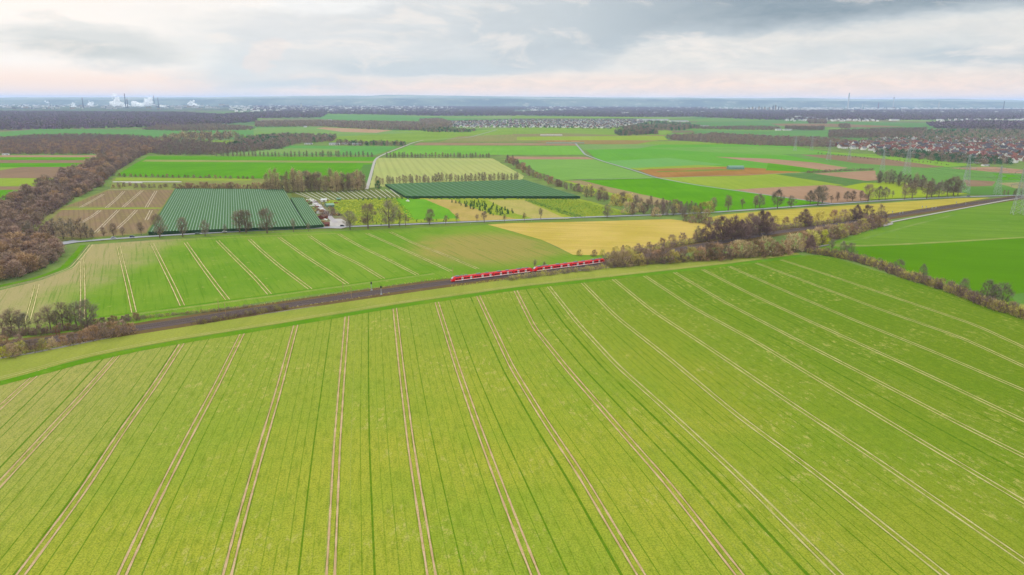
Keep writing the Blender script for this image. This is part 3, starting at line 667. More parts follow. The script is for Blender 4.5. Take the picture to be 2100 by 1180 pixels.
def merged(name, pts, h, tmpl, mats, wide=1.0, jh=.3, weights=None):
    """many crowns as one mesh (a wood nobody could count)"""
    n = len(pts)
    if not n: return None
    th = rng.random(n)*6.283; hh = h*(1-jh+2*jh*rng.random(n)); ww = hh*wide*(.85+.3*rng.random(n)); c, s = np.cos(th), np.sin(th); pos = np.array(pts)
    sel = rng.integers(0, len(tmpl), n); mi = rng.choice(len(mats), n, p=weights); out, mo = [], []
    for k, T in enumerate(tmpl):
        ix = np.where(sel == k)[0]
        if not len(ix): continue
        t = T.reshape(1, -1, 3); C, S_, W, Hh = c[ix, None], s[ix, None], ww[ix, None], hh[ix, None]
        X = (t[..., 0]*C-t[..., 1]*S_)*W+pos[ix, 0][:, None]; Y = (t[..., 0]*S_+t[..., 1]*C)*W+pos[ix, 1][:, None]; Z = t[..., 2]*Hh
        out.append(np.stack([X, Y, np.broadcast_to(Z, X.shape)], -1).reshape(-1, 3)); mo.append(np.repeat(mi[ix], T.shape[0]))
    return tri_obj(name, np.concatenate(out), 3, None, mats=mats, midx=np.concatenate(mo))
T_FAR = [far_crowns(s, 70, .5, 0, .04, .3, .05) for s in (91, 92, 93)]; T_VFAR = [far_crowns(s, 26, .55, 0, .09, .5, .02) for s in (94, 95)]
T_HEDGE = [far_crowns(s, 90, .6, 0, .022, .28, .0) for s in (96, 97, 98)]
WM = [M_TW, M_TWP, M_TWR, M_TWD]
def wood(poly, spacing, h, label, mats=None, T=None, weights=None, wide=1.0, name='wood'):
    o = merged(name, scatter_pts(poly, spacing), h, T or T_FAR, mats or WM, wide, weights=weights)
    if o: tag(o, label, 'wood' if name != 'hedge' else 'hedge', None, 'stuff')
    return o
def hedge(line, width, h, spacing, label, mats, kind='stuff', cat='hedge', weights=None, name='hedge'):
    pts = []
    for p in resample([P(*q) for q in line], spacing):
        for k in range(max(1, int(width/spacing))): pts.append((p.x+random.uniform(-.5, .5)*width, p.y+random.uniform(-.5, .5)*width))
    o = merged(name, pts, h, T_HEDGE, mats, .95, weights=weights); tag(o, label, cat, None, kind); return o

random.seed(3)
# trees standing along the main road
row('tree', [(213,485,20),(233,487,29),(252,485,20),(290,482,27),(328,488,50),(375,486,40),(421,484,32),(462,480,20,'sapling'),(492,478,46),(505,478,48),(548,479,52),(602,476,28,'sapling'),(633,475,18,'sapling')],
    'dark roadside tree', 'on the road below the near green net', group='trees along the main road west')
row('tree', [(718,471,38),(755,469,52),(798,467,56),(820,465,34,'sapling'),(832,465,26,'sapling'),(881,462,34),(914,462,20,'sapling'),(937,457,20,'sapling'),(978,455,15,'sapling'),(993,458,24,'sapling'),(1035,457,18,'sapling'),(1075,456,20,'sapling'),(1109,450,24,'sapling'),(1245,447,27)],
    'bare roadside tree', 'by the road below the nursery', group='trees along the main road at the nursery')
row('tree', [(1462,432,27),(1493,433,32),(1522,428,20,'sapling'),(1549,427,26),(1557,427,28),(1594,428,38),(1622,426,24),(1661,420,28),(1677,422,38),(1686,418,36),(1705,417,16,'sapling'),(1717,414,20),(1737,413,20),(1748,413,22),(1765,411,20),(1780,414,36),(1802,411,28),(1815,409,24),(1830,406,15,'sapling'),(1855,410,32),(1870,408,32),(1900,408,37),(1910,405,32),(1925,405,30),(1942,403,34),(1955,402,40),(1964,401,32)],
    'brown roadside tree', 'on the road behind the yellow meadow', group='trees along the main road east')
row('scrub_tree', [(62,492,40),(84,492,38),(100,492,38),(112,490,42),(130,491,44),(148,490,42),(166,490,42),(178,489,32),(190,488,20)], 'bare tree in a clump', 'by the road junction', group='trees at the road junction', wide=1.15)
# west end of the railway
row('tree', [(6,684,40),(25,682,50),(40,679,44),(54,680,38),(80,676,36),(104,677,52),(117,673,36),(130,672,54),(145,670,30),(157,669,50),(181,675,62)], 'leafless lineside tree', 'at the left picture edge', group='leafless trees by the railway')
row('bush_o', [(6,735,24,'bush_y'),(25,732,28),(45,725,26,'bush_o'),(68,722,24,'bush_b'),(88,718,24,'bush_o'),(108,714,22),(10,710,22,'bush_b'),(38,706,20,'bush_b'),(130,710,22,'bush_b'),(150,706,24,'bush_b'),(172,702,26,'bush_b'),(192,697,30,'bush_b'),(212,694,32,'bush_b'),(232,690,32,'bush_b'),(252,686,28,'bush_b'),(268,683,22,'bush_b')],
    'leafless bush', 'south of the tracks at far left', 'bush', 'bushes south of the tracks')
row('bush_b', along([(8,692),(90,686),(170,675),(245,660),(285,655)], 20, (18, 14), 4, 2), 'low brown bush', 'north of the tracks at far left', 'bush', 'bushes north of the tracks')
hedge([(290,654),(360,647),(430,640),(520,630)], 2, 1.8, .9, 'low brown brush on the bank beside the tracks left of the train', [M_TW, M_TWD, M_TWO])
hedge([(400,666),(440,659),(520,645),(590,634)], 4, 2.6, 1.3, 'low purple brown brush on the south bank below the post pair', [M_TWP, M_TW, M_TWO])
hedge([(1040,575),(1090,568),(1150,561),(1238,551)], 6, 2.9, 1.4, 'low brown brush on the bank in front of the train', [M_TW, M_TWD, M_TWO])
hedge([(590,634),(660,623),(730,613),(800,603)], 2, 1.0, 1.1, 'thin dry brown weeds on the south bank below the signals', [M_TW, M_TWO])
hedge([(520,629),(620,613),(720,599),(840,582),(915,571)], 2, 1.1, 1.1, 'dry brown and green weeds on the north bank left of the train', [M_TW, M_TWO, M_SHG])
hedge([(930,588),(985,581),(1045,573)], 3, 1.0, 1.2, 'yellow flowering weeds on the bank in front of the train', [M_YEL, M_YEL, M_TWO])
# shrubs along the railway east of the train
hedge([(1238,549),(1330,541),(1440,534),(1530,527),(1600,521),(1632,516)], 9, 3.6, 1.8, 'continuous brown undergrowth between the tall bushes right of the train', [M_TW, M_TWP, M_TWO])
hedge([(1245,530),(1330,514),(1420,498),(1510,484),(1600,470),(1700,459),(1800,444)], 6, 4.0, 1.8, 'brown undergrowth between the tracks and the yellow meadow', [M_TW, M_TWP, M_TWO])
hedge([(1650,511),(1685,495),(1725,486),(1765,474),(1815,458)], 8, 5, 1.8, 'brown undergrowth beside the railway beyond the lane', [M_TW, M_TWP, M_TWO])
hedge([(0,690),(90,685),(170,674),(245,661),(290,654)], 6, 2.2, 1.6, 'brown undergrowth below the leafless trees at the far left', [M_TW, M_TWP])
random.seed(5)
kinds = ['bush_o', 'bush_b', 'bush_r', 'bush_o', 'bush_b', 'bush_o']
its = []
for i, q in enumerate(along([(1250,546),(1330,541),(1440,533),(1530,527),(1600,521),(1632,515)], 22, (27, 36), 3, 2)): its.append((*q, random.choice(kinds)))
its += [(1683,500,28,'bush_y')]
row('bush_o', its, 'tall bush', 'in the front row right of the train', 'bush', 'bushes south of the railway', 1.05)
its = [(*q, random.choice(['bush_b', 'bush_r', 'bush_o', 'bush_b'])) for q in along([(1645,511),(1685,494),(1725,484),(1765,472),(1800,463),(1815,456)], 17, (28, 24), 3, 2)]
row('bush_b', its, 'brown bush', 'beside the railway beyond the lane', 'bush', 'bushes beyond the lane', 1.0)
its = [(*q, random.choice(['bush_b', 'bush_r', 'bush_o'])) for q in along([(1180,526),(1240,523),(1330,508),(1420,492),(1510,478),(1600,466),(1700,455),(1790,447)], 26, (13, 24), 4, 2)]
row('bush_b', its, 'bare bush', 'between the railway and the yellow meadow', 'bush', 'bushes north of the railway')
row('big', [(1277,525,22,'scrub_tree'),(1430,497,34,'scrub_tree'),(1450,497,38),(1482,497,52),(1500,495,50),(1520,494,42),(1538,490,50),(1558,485,52),(1572,482,46),(1650,464,34,'big'),(1755,453,32),(1805,449,30,'scrub_tree')], 'large purplish tree', 'rising behind the lineside bushes', group='large trees by the railway')
row('tree', [(1097,552,20,'sapling'),(1116,551,14,'sapling')], 'thin pinkish young tree', 'behind the middle of the train', group='young trees behind the train')
# east hedge and its trees
hedge([(1655,517),(1700,525),(1745,533),(1800,549),(1860,571),(1920,590),(1960,602),(2000,620),(2050,638),(2110,656),(2250,700)], 6, 5.5, 1.6, 'continuous brown hedge running down to the right edge between two green fields', [M_TW, M_TWO, M_TWP])
row('alder', [(1662,515,32,'big'),(1705,520,30,'sapling'),(1727,525,30),(1744,528,30),(1842,560,28),(1891,572,30),(1975,607,36),(2022,622,48),(2038,625,42),(2055,625,46),(2075,640,22,'bush_o'),(2095,650,26,'bush_o')], 'bare tree', 'in the hedge on the right', group='trees in the right hedge')
# wood on the left
random.seed(9)
SHADE = {'woodland_tree': 'leafless'}
def wood_rows(pts, lo, hi, where, group, ends, wide):
    rs = {}
    for x, y in pts:
        o = plant('wood_tree', 0, 0, 0, wide, None, Vector((x, y, 0)), random.uniform(lo, hi)); mt = [c for c in o.children if c.name.startswith('crown')][0].data.materials[0].name
        tone = {'twigs_russet': 'russet', 'twigs_purple': 'purplish brown', 'twigs_dark_brown': 'dark brown', 'twigs_brown': 'dull brown', 'twigs_pale': 'pale buff'}[mt]
        f = (y-ends[0])/(ends[1]-ends[0]); sec = 'near part' if f < .25 else 'middle' if f < .6 else 'far part'
        tag(o, f'{tone} leafless tree in the {sec} of {where}', 'tree', group)
pts = scatter_pts([(-40,592),(-40,500),(0,482),(100,500),(130,518),(120,535),(70,562),(0,582)], 10.5)
ys = [p[1] for p in pts]; wood_rows(pts, 9, 14, 'the small left wood', 'trees in the small left wood', (min(ys), max(ys)), 1.3)
pts = scatter_pts([(-30,500),(-30,452),(0,428),(45,400),(95,375),(150,352),(205,328),(245,312),(330,309),(285,322),(245,350),(205,384),(150,412),(100,445),(70,470),(30,497)], 17.5)
ys = [p[1] for p in pts]; random.shuffle(pts); wood_rows(pts[:200], 11.5, 15.5, 'the long tree belt', 'trees in the long belt', (min(ys), max(ys)), 1.45)
wood([(-60,500),(-60,460),(0,436),(45,407),(95,381),(150,357),(205,333),(245,317),(310,312),(280,326),(240,352),(200,385),(150,411),(100,443),(65,470),(25,494)], 6.5, 7.5, 'dense brown underwood filling the long tree belt on the left', [M_WD, M_TWP, M_TW], T_FAR)
wood([(-60,592),(-60,505),(0,488),(100,506),(128,520),(116,536),(68,560),(0,578)], 5.0, 5.5, 'russet and brown underwood filling the small wood at the left edge', [M_WD, M_TWR, M_TW], T_FAR)
# shrub wood between the nursery and the road
random.seed(12)
its = along([(1040,332),(1070,350),(1100,364),(1150,384),(1200,398)], 26, (12, 14), 3, 2)+along([(1040,328),(1085,350)], 8, 11, 3, 2)
row('scrub_tree', [(*q, random.choice(['scrub_tree', 'bush_b'])) for q in its], 'bare shrub tree', 'in the hedge right of the far green net', group='shrub trees beside the far net')
its = along([(1195,402),(1250,416),(1310,428),(1370,436),(1430,441)], 28, (20, 22), 5, 4)+along([(1280,436),(1330,440),(1400,444),(1450,447)], 14, 22, 5, 3)+along([(1330,424),(1400,430),(1470,436)], 12, 20, 5, 2)
row('scrub_tree', [(*q, random.choice(['scrub_tree', 'scrub_tree', 'bush_o'])) for q in its], 'leafless scrub tree', 'in the thicket above the yellow meadow', group='scrub by the road')
row('bush_b', along([(1400,455),(1450,460),(1475,466)], 6, 14, 3, 1), 'dark bare bush', 'at the corner of the straw coloured meadow', 'bush', 'bushes at the meadow corner')
# poplars and russet shrubs above the near net
its = along([(548,393),(600,394),(660,393),(720,392),(750,390)], 34, (40, 36), 3, 1.5, .18)+along([(600,386),(748,385)], 14, 30, 4, 1)
row('poplar', its, 'tall bare poplar', 'in the grove behind the white rows', group='poplar grove')
row('bush_r', along([(366,392),(430,391),(500,391),(560,392)], 22, 15, 3, 1), 'russet shrub', 'along the far edge of the near net', 'bush', 'russet shrubs behind the near net')
# hedgerow trees further back
row('scrub_tree', along([(770,379),(830,377),(900,374),(980,372),(1065,370)], 44, 16, 2, 1), 'pale bare tree', 'in the hedgerow behind the far green net', group='hedgerow behind the far net')
tag(plant('evergreen', 775, 387, 17, .8), 'round dark evergreen tree beside the foot of the lane', 'tree')
row('scrub_tree', along([(440,321),(525,321),(600,322),(690,322),(765,323)], 40, 11, 2, .5), 'small bare tree', 'in the field edge left of the lane', group='far hedgerow left of the lane')
row('scrub_tree', along([(790,323),(850,324),(920,324),(1005,324)], 34, 10, 2, .5), 'small bare tree', 'in the row behind the pale field', group='far hedgerow right of the lane')
row('bush_b', along([(240,363),(330,364),(430,366),(525,368)], 26, 6, 3, .5), 'low dark hedge bush', 'below the bright green block', 'bush', 'hedge below the green block')
row('bush_b', along([(225,385),(290,384),(360,386)], 14, 8, 4, 3), 'low bush', 'above the ploughed field', 'bush', 'bushes above the ploughed field')
hedge([(1655,355),(1720,352),(1790,350)], 6, 4, 3, 'long low brown hedge between the fields on the right', [M_TW, M_TWP])
row('scrub_tree', [(*q,) for q in along([(1795,374),(1830,378),(1875,388),(1890,392)], 12, 26, 4, 2)]+along([(1860,382),(1900,384),(1960,392)], 12, 16, 4, 2), 'brown bare tree', 'in the small copse by the road', group='small copse by the road')
row('scrub_tree', along([(2055,400),(2075,401),(2098,402)], 5, 12, 3, 1), 'brown bare tree', 'beside the road at the far right', group='trees at the far right')
random.seed(4)
row('tree', along([(1675,316),(1790,328),(1900,334),(1950,341)], 36, 3.6, 2, .5), 'tiny young tree', 'in the lime green strip below the village', group='young trees below the village')

# ------------------------------------------------------------------ distant woods (nobody could count these)
HB = [M_TWP, M_TW, M_TWD]; HF = [plain('canopy_far', (120, 94, 112), .95, k=1.3, var=.2, scale=.02), plain('canopy_far_brown', (112, 98, 88), .95, k=1.3, var=.2, scale=.02)]
W = [
 ([(-400,288),(0,287),(70,282),(180,280),(290,284),(330,290),(300,296),(-400,298)], 13, 11, 'dark brown belt of woodland across the left behind the striped strips', None),
 ([(-400,299),(300,294),(370,292),(330,306),(240,317),(-400,318)], 13, 12, 'reddish brown wood on the left above the striped fields', [M_TWP, M_TW, M_TWR]),
 ([(300,297),(380,294),(460,299),(535,300),(578,296),(580,306),(430,319),(330,319),(290,310)], 13, 12, 'brown wood behind the bright green block', None),
 ([(525,284),(580,280),(690,283),(685,291),(610,296),(575,306),(500,302),(480,291)], 14, 13, 'brown wood with a few evergreens left of the farm sheds', [M_TWP, M_TW, M_TWD, M_CON]),
 ([(690,293),(830,296),(835,300),(690,299)], 14, 10, 'trees around the farm sheds', [M_TW, M_TWP, M_CON]),
 ([(310,264),(330,256),(420,256),(520,263),(520,267),(380,270),(290,267)], 18, 11, 'purple brown scrub wood below the white sheeting', None),
 ([(320,286),(380,276),(480,276),(500,283),(440,290),(340,290)], 26, 14, 'row of thin trees around the far farm on the left', [M_TWL, M_TW]),
 ([(525,252),(640,250),(760,252),(890,254),(930,262),(860,268),(760,266),(660,260),(525,261)], 18, 13, 'long purple wood behind the bare brown strip', None),
 ([(860,247),(900,245),(925,252),(930,262),(870,258)], 18, 12, 'wood at the left end of the middle village', None),
 ([(1260,273),(1340,270),(1350,276),(1270,279)], 14, 14, 'small dark wood right of the middle village', [M_TW, M_CON, M_TWP]),
 ([(1365,283),(1460,278),(1580,284),(1700,288),(1760,296),(1700,303),(1560,299),(1480,296),(1380,288)], 14, 12, 'brown wood left of the right village', [M_TW, M_TWP, M_TWD]),
 ([(1700,272),(1800,268),(1900,266),(1870,282),(1760,284),(1700,283)], 15, 12, 'wood behind the right village', None),
 ([(1795,312),(1880,314),(1980,322),(2060,330),(2075,338),(2000,338),(1900,330),(1800,320)], 12, 10, 'line of dark garden trees in front of the right village', [M_CON, M_TW, M_TWP, M_CON]),
 ([(1735,300),(1900,308),(2400,345),(2400,268),(1900,268),(1800,284)], 19, 9.5, 'garden trees among the houses of the right village', [M_TW, M_CON, M_TWP, M_TWD]),
 ([(1610,261),(1690,262),(1690,268),(1650,268),(1610,265)], 16, 9, 'small flat wood on the plain right of the halls', None),
 ([(1655,248),(1695,247),(1695,254),(1660,254)], 18, 12, 'copse on the plain', None), ([(1720,258),(1742,257),(1742,264),(1722,264)], 16, 12, 'round copse on the plain', None),
 ([(915,263),(920,250),(1060,246),(1300,246),(1420,254),(1425,262),(1240,266),(1100,263)], 34, 9, 'garden trees among the houses of the middle village', [M_TW, M_CON, M_TWP]),
 ([(1275,262),(1360,258),(1440,260),(1400,268),(1280,269)], 16, 11, 'trees at the right end of the middle village', [M_TW, M_CON, M_TWP]),
 ([(860,268),(905,264),(980,268),(960,272),(880,272)], 18, 8, 'green nursery plot left of the middle village', [M_CON, M_TW]),
 ([(1400,262),(1560,260),(1600,262),(1600,268),(1440,266)], 18, 8, 'low wood on the plain right of the middle village', None),
]
for poly, sp, h, lab, ms in W: wood(poly, sp, h, lab, ms or HB, T_FAR if sp < 17 else T_VFAR)
VW = [
 ([(-500,230),(0,230),(380,232),(470,238),(525,242),(525,250),(420,258),(300,262),(0,267),(-500,268)], 30, 14, 'great purple forest across the left below the refinery'),
 ([(455,236),(600,228),(900,226),(1050,225),(1060,238),(900,238),(670,234),(660,242),(525,243)], 45, 16, 'blue grey forest across the middle of the plain'),
 ([(1050,232),(1300,222),(1600,228),(2100,226),(2700,226),(2700,246),(2100,246),(1700,247),(1560,246),(1420,240),(1300,241),(1050,237)], 40, 16, 'blue grey forest across the right of the plain'),
 ([(1900,255),(1990,250),(2100,252),(2600,254),(2600,268),(2100,269),(2000,266),(1920,264)], 26, 14, 'dark wood above the right village'),
 ([(520,216),(1050,215),(1450,218),(1450,224),(1050,226),(520,228)], 110, 15, 'pale forest far out on the plain'),
]
for poly, sp, h, lab in VW: wood(poly, sp, h, lab, HF, T_VFAR, wide=1.9 if sp < 100 else 3.2)

# ------------------------------------------------------------------ net covered plantations
random.seed(21)
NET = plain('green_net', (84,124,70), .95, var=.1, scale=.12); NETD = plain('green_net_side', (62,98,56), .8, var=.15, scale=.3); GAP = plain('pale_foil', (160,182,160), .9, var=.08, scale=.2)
POST = plain('post_wood', (150,130,104), .8)
def net(name, TL, TR, BR, BL, n, zr, zv, gap, label, cols=(NET, GAP), front=True):
    a, b, c, d = [P(*q) for q in (TL, TR, BR, BL)]; root = empty(name, tuple((a+b+c+d)/4)); off = root.location.copy(); cv = MB(); gp = MB(); seg = 8
    def at(u, v): return (a*(1-u)+b*u)*(1-v)+(d*(1-u)+c*u)*v - off
    for i in range(n):
        u0, u1 = i/n, (i+1)/n; g = gap/n
        for k in range(seg):
            v0, v1 = k/seg, (k+1)/seg
            z0 = zv; 
            for (ua, za, ub, zb, k2) in ((u0, zv, (u0+u1-g)/2, zr, 0), ((u0+u1-g)/2, zr, u1-g, zv, 0)):
                p = [at(ua, v0), at(ub, v0), at(ub, v1), at(ua, v1)]; z = [za, zb, zb, za]
                cv.poly([(q.x, q.y, h) for q, h in zip(p, z)])
            p = [at(u1-g, v0), at(u1, v0), at(u1, v1), at(u1-g, v1)]; gp.poly([(q.x, q.y, zv-.05) for q in p])
        p = [at(u0, 0), at((u0+u1)/2, 0), at(u1, 0)]; cv.poly([(p[0].x, p[0].y, zv), (p[1].x, p[1].y, zr+.1), (p[2].x, p[2].y, zv)])
    cv.build('net_roof', cols[0], root); gp.build('gutter_foil', cols[1], root)
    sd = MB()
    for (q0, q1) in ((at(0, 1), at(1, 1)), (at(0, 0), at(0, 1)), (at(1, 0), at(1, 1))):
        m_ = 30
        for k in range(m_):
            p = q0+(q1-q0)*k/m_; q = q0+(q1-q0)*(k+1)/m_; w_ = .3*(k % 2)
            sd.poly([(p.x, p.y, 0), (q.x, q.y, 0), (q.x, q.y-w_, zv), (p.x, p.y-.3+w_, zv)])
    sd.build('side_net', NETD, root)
    ps = MB()
    for i in range(0, n+1, 2):
        for v in (0, .25, .5, .75, 1): q = at(i/n, v); ps.tube((q.x, q.y, 0), (q.x, q.y, zv+.3), .08, .08, 4)
    ps.build('posts', POST, root)['kind'] = 'stuff'
    return tag(root, label, 'net cover')
net('net_cover', (360,391), (582,393.5), (628,470), (305,483), 52, 3.6, 3.3, .24, 'near green net roof with pale stripes over a plantation above the main road')
net('net_cover', (596,411), (622,411), (664,467.5), (630,470), 7, 3.6, 3.3, .22, 'small striped green net section against the nursery yard', front=False)
net('net_cover', (790,382), (1075,372.5), (1190,407.5), (832,407.5), 26, 3.4, 3.0, .08, 'far green net roof with faint diagonal stripes behind the nursery', (NET, plain('net_seam', (112,156,130), .7)))
random.seed(31)
WR = plain('white_fleece', (232,224,212), .7)
rowsL = []
for i in range(21):
    f = i/20; a = P(606+212*f, 396.5-7.0*f); b_ = P(640+190*f+(0 if i else 8), 413-8*f); 
    if i > 10: a = P(606+205*f, 396.5-7.5*f)
    root = empty('plant_row', tuple((a+b_)/2)); d = (b_-a)/2; nrm = Vector((d.y, -d.x, 0)).normalized(); mb = MB(); gr = MB()
    pr = [(-.5, .02), (-.35, .4), (0, .55), (.35, .4), (.5, .02)]
    for j in range(4):
        (o0, z0), (o1, z1) = pr[j], pr[j+1]; q = [-d+nrm*o0, -d+nrm*o1, d+nrm*o1, d+nrm*o0]; zz = [z0, z1, z1, z0]; mb.poly([(p.x, p.y, h+.3) for p, h in zip(q, zz)])
    mb.build('fleece_cover', WR, root)
    ft = twig_cloud(np.random.default_rng(i), 160, lambda u: .5, .5, .05, .1); ft[..., 2] *= 1.1
    t_ = rng.random((160, 1, 1))*2-1; ft[..., 0:1] += np.float64(d.x)*t_+nrm.x*2.6; ft[..., 1:2] += np.float64(d.y)*t_+nrm.y*2.6
    tri_obj('plants', ft, 3, M_TWP, root); rowsL.append(root)
label_row(rowsL, 'white covered plant row', 'in the plot above the yard', 'plant row', 'white covered plant rows')
# nursery stock
M_SH = plain('shrub_leaves', (150,160,40), .8, var=.2, scale=.3, k=1.3); M_SH2 = plain('shrub_leaves_green', (96,134,44), .8, var=.2, scale=.3, k=1.3)
o = merged('nursery_shrubs', scatter_pts([(650,417),(812,410),(835,430),(850,452),(730,462),(690,440)], 2.6), 1.5, T_HEDGE, [M_SH, M_SH, M_SH2, M_YEL], 1.2); tag(o, 'dense low yellow green nursery shrubs beside the yard', 'shrubs', None, 'stuff')
o = merged('nursery_shrubs', scatter_pts([(1075,411),(1180,411),(1290,440),(1190,446)], 2.6), 1.5, T_HEDGE, [M_SH2, M_CONL, M_SH], 1.2); tag(o, 'rows of low green shrubs at the right end of the nursery', 'shrubs', None, 'stuff')
o = merged('nursery_shrubs', scatter_pts([(1075,413),(1090,413),(1200,447),(1172,447)], 2.4), 1.7, T_HEDGE, [M_CONL, M_CON], 1.2); tag(o, 'dark green diagonal shrub row in the nursery', 'shrubs', None, 'stuff')
def conif(poly, sp, hm, lab, group):
    pts = scatter_pts(poly, sp); random.shuffle(pts)
    for x, y in pts:
        if random.random() < .35: continue
        o = plant('conifer', 0, 0, 0, 1.15, None, Vector((x, y, 0)), hm*random.uniform(.55, 1.2)); o.name = 'young_conifer'; tag(o, lab, 'conifer', group)
conif([(925,416),(985,413),(1068,440),(1020,446),(985,436)], 6.5, 4.4, 'small dark conifer in the dense block of the nursery', 'conifers in the nursery block')
conif([(730,455),(760,440),(830,448),(850,452),(1000,449),(880,458),(740,465)], 8, 2.6, 'small dark conifer scattered beside the road in the nursery', 'conifers beside the road')
conif([(750,425),(800,415),(830,430),(800,440)], 9, 2.2, 'small dark conifer among the yellow green shrubs', 'conifers among the shrubs')
random.seed(14)
row('evergreen', along([(836,409),(860,409)], 6, 6, 1, .3)+along([(875,409),(1045,409)], 18, 5, 5, .3)+along([(1060,409),(1185,410)], 20, 5, 2, .3), 'dark evergreen', 'before the far green net', 'evergreen', 'evergreens before the far net')
row('evergreen', along([(725,412),(830,409)], 9, 4.5, 4, .3), 'low evergreen', 'below the white covered rows', 'evergreen', 'evergreens below the rows')
row('evergreen', [(482,303,13),(487,303,14),(470,304,12),(495,303,10),(560,288,8),(570,288,9)], 'dark evergreen', 'in the brown wood behind', 'evergreen', 'evergreens in the far wood')
row('bush_b', along([(655,440),(690,445),(670,430)], 7, 9, 4, 3), 'green grey shrub', 'beside the yard lane', 'bush', 'shrubs beside the yard lane')

# ------------------------------------------------------------------ buildings
WALLW = plain('render_white', (240,236,228), .8, var=.05, k=1.3, rand=.2); WALLB = plain('render_beige', (205,182,150), .8, rand=.2); WALLR = plain('brick', (164,96,74), .9)
RR = plain('tiles_red', (152,100,88), .8, var=.1, rand=.4); RD = plain('tiles_dark', (92,86,92), .7, var=.1, rand=.5); RB = plain('tiles_brown', (130,96,80), .8, var=.1, rand=.4); RG = plain('roof_grey', (150,150,152), .6, rand=.2); RW = plain('roof_white', (226,226,222), .6, k=1.9)
GLASS = plain('window_glass', (46,54,66), .25, k=1.6); DOORM = plain('door_brown', (94,64,44), .6)
def gable(mb, mr, cx, cy, L, W_, h, rh, rz, ov=.4):
    c, s = math.cos(rz), math.sin(rz)
    def T(x, y, z): return (cx+x*c-y*s, cy+x*s+y*c, z)
    a, b = L/2, W_/2
    for q in (((-a,-b,0),(a,-b,0),(a,-b,h),(-a,-b,h)), ((a,b,0),(-a,b,0),(-a,b,h),(a,b,h)), ((a,-b,0),(a,b,0),(a,b,h),(a,0,h+rh),(a,-b,h)), ((-a,b,0),(-a,-b,0),(-a,-b,h),(-a,0,h+rh),(-a,b,h))): mb.poly([T(*p) for p in q])
    A, B = a+ov, b+ov; dz = -ov*rh/b+.12; t = .22
    for s2 in (-1, 1):
        top = [(-A, 0, h+rh+.12), (A, 0, h+rh+.12), (A, s2*B, h+dz), (-A, s2*B, h+dz)]
        mr.poly([T(*p) for p in top]); mr.poly([T(x, y, z-t) for x, y, z in reversed(top)]); mr.poly([T(*p) for p in (top[2], top[3], (top[3][0], top[3][1], top[3][2]-t), (top[2][0], top[2][1], top[2][2]-t))])
        for e in (0, 1):
            p, q = (top[0], top[3]) if e else (top[1], top[2]); mr.poly([T(*p), T(*q), T(q[0], q[1], q[2]-t), T(p[0], p[1], p[2]-t)])
def house_proto(wm, rm, L, W_, h, rh):
    root = empty('house', (0, 0, 0)); mb, mr, mw = MB(), MB(), MB(); gable(mb, mr, 0, 0, L, W_, h, rh, 0)
    wall = mb.build('wall', wm, root); roof = mr.build('roof', rm, root)
    ch = MB(); ch.box(L*.2, L*.2+.8, .6, 1.4, h+rh*.5, h+rh+1); ch.build('chimney', RB, roof)
    for s in (-1, 1):
        for z0 in ((1, 3.6) if h > 5 else (1,)):
            for k in range(3): x = -L*.36+k*L*.31; mw.box(x, x+1.3, s*W_/2-.04, s*W_/2+.04, z0, z0+1.3)
    for s in (-1, 1): mw.box(s*L/2-.04, s*L/2+.04, -.7, .7, h*.55+.4, h*.55+1.8)
    mw.build('window', GLASS, wall); return root
HP = [(house_proto, (WALLW, RR, 12, 9, 6.6, 4)), (house_proto, (WALLW, RD, 13, 9, 6.6, 4.2)), (house_proto, (WALLW, RB, 14, 9, 5.4, 4)), (house_proto, (WALLB, RR, 11, 10, 3.4, 4.6)), (house_proto, (WALLR, RD, 12, 9, 5.4, 4)), (house_proto, (WALLW, RR, 20, 10, 5.4, 4.4))]
HN = ['white gabled house with a red tiled roof', 'white gabled house with a dark slate roof', 'white gabled house with a brown roof', 'low beige house with a steep red roof', 'brick house with a dark roof', 'long white terrace with a red roof']
hp = [None]*6
random.seed(6)
cand = scatter_pts([(1708,304),(1712,298),(1790,290),(1860,276),(1900,270),(2130,270),(2130,334),(2060,334),(1990,327),(1880,314),(1800,310)], 26, .3)
cand.sort(key=lambda p: p[1]+random.uniform(0, 500)); rest = cand[270:560]; cand = cand[:270]
def sector(x, y): 
    d = Vector((x, y, -H)); px = 1050+F*d.dot(RT)/d.dot(fw); return px
for x, y in cand:
    k = random.choices(range(6), (4, 4, 2, 3, 2, 2))[0]
    if hp[k] is None: hp[k] = HP[k][0](*HP[k][1]); o = hp[k]
    else: o = copy_tree(hp[k])
    s = random.uniform(1.0, 1.3); o.location = (x, y, 0); o.rotation_euler = (0, 0, random.choice([.3, .3+math.pi/2, -.4, .8])+random.uniform(-.1, .1)); o.scale = (s, s, s)
    px = sector(x, y); depth = 'front' if y < 2100 else 'middle' if y < 2700 else 'back'
    tag(o, f'{HN[k]}, {depth} {"left" if px < 1850 else "centre" if px < 1980 else "right"} of right village', 'house', 'houses of the right village')
def house_mass(name, pts, label, L=(9, 15), h=(4, 6), flat=False, mats=(WALLW, RR, RD, RB, RG), wts=(3, 3, 2, 1)):
    mb = MB(); mrs = MB()
    for x, y in pts:
        r = random.choice([.3, 1.87, -.4, .9])+random.uniform(-.1, .1); n0 = len(mb.f); t = MB(); gable(mb, t, x, y, random.uniform(*L), random.uniform(8, 10), random.uniform(*h), 4, r)
        k = random.choices(range(1, len(mats)), wts[:len(mats)-1])[0]; b = len(mrs.v); mrs.v += t.v; mrs.f += [tuple(b+i for i in f) for f in t.f]; mrs.mi += [k]*len(t.f)
    b = len(mb.v); mb.mi = [0]*len(mb.f); mb.v += mrs.v; mb.f += [tuple(b+i for i in f) for f in mrs.f]; mb.mi += mrs.mi
    o = mb.build(name, None, mats=list(mats)); return tag(o, label, 'houses', None, 'stuff')
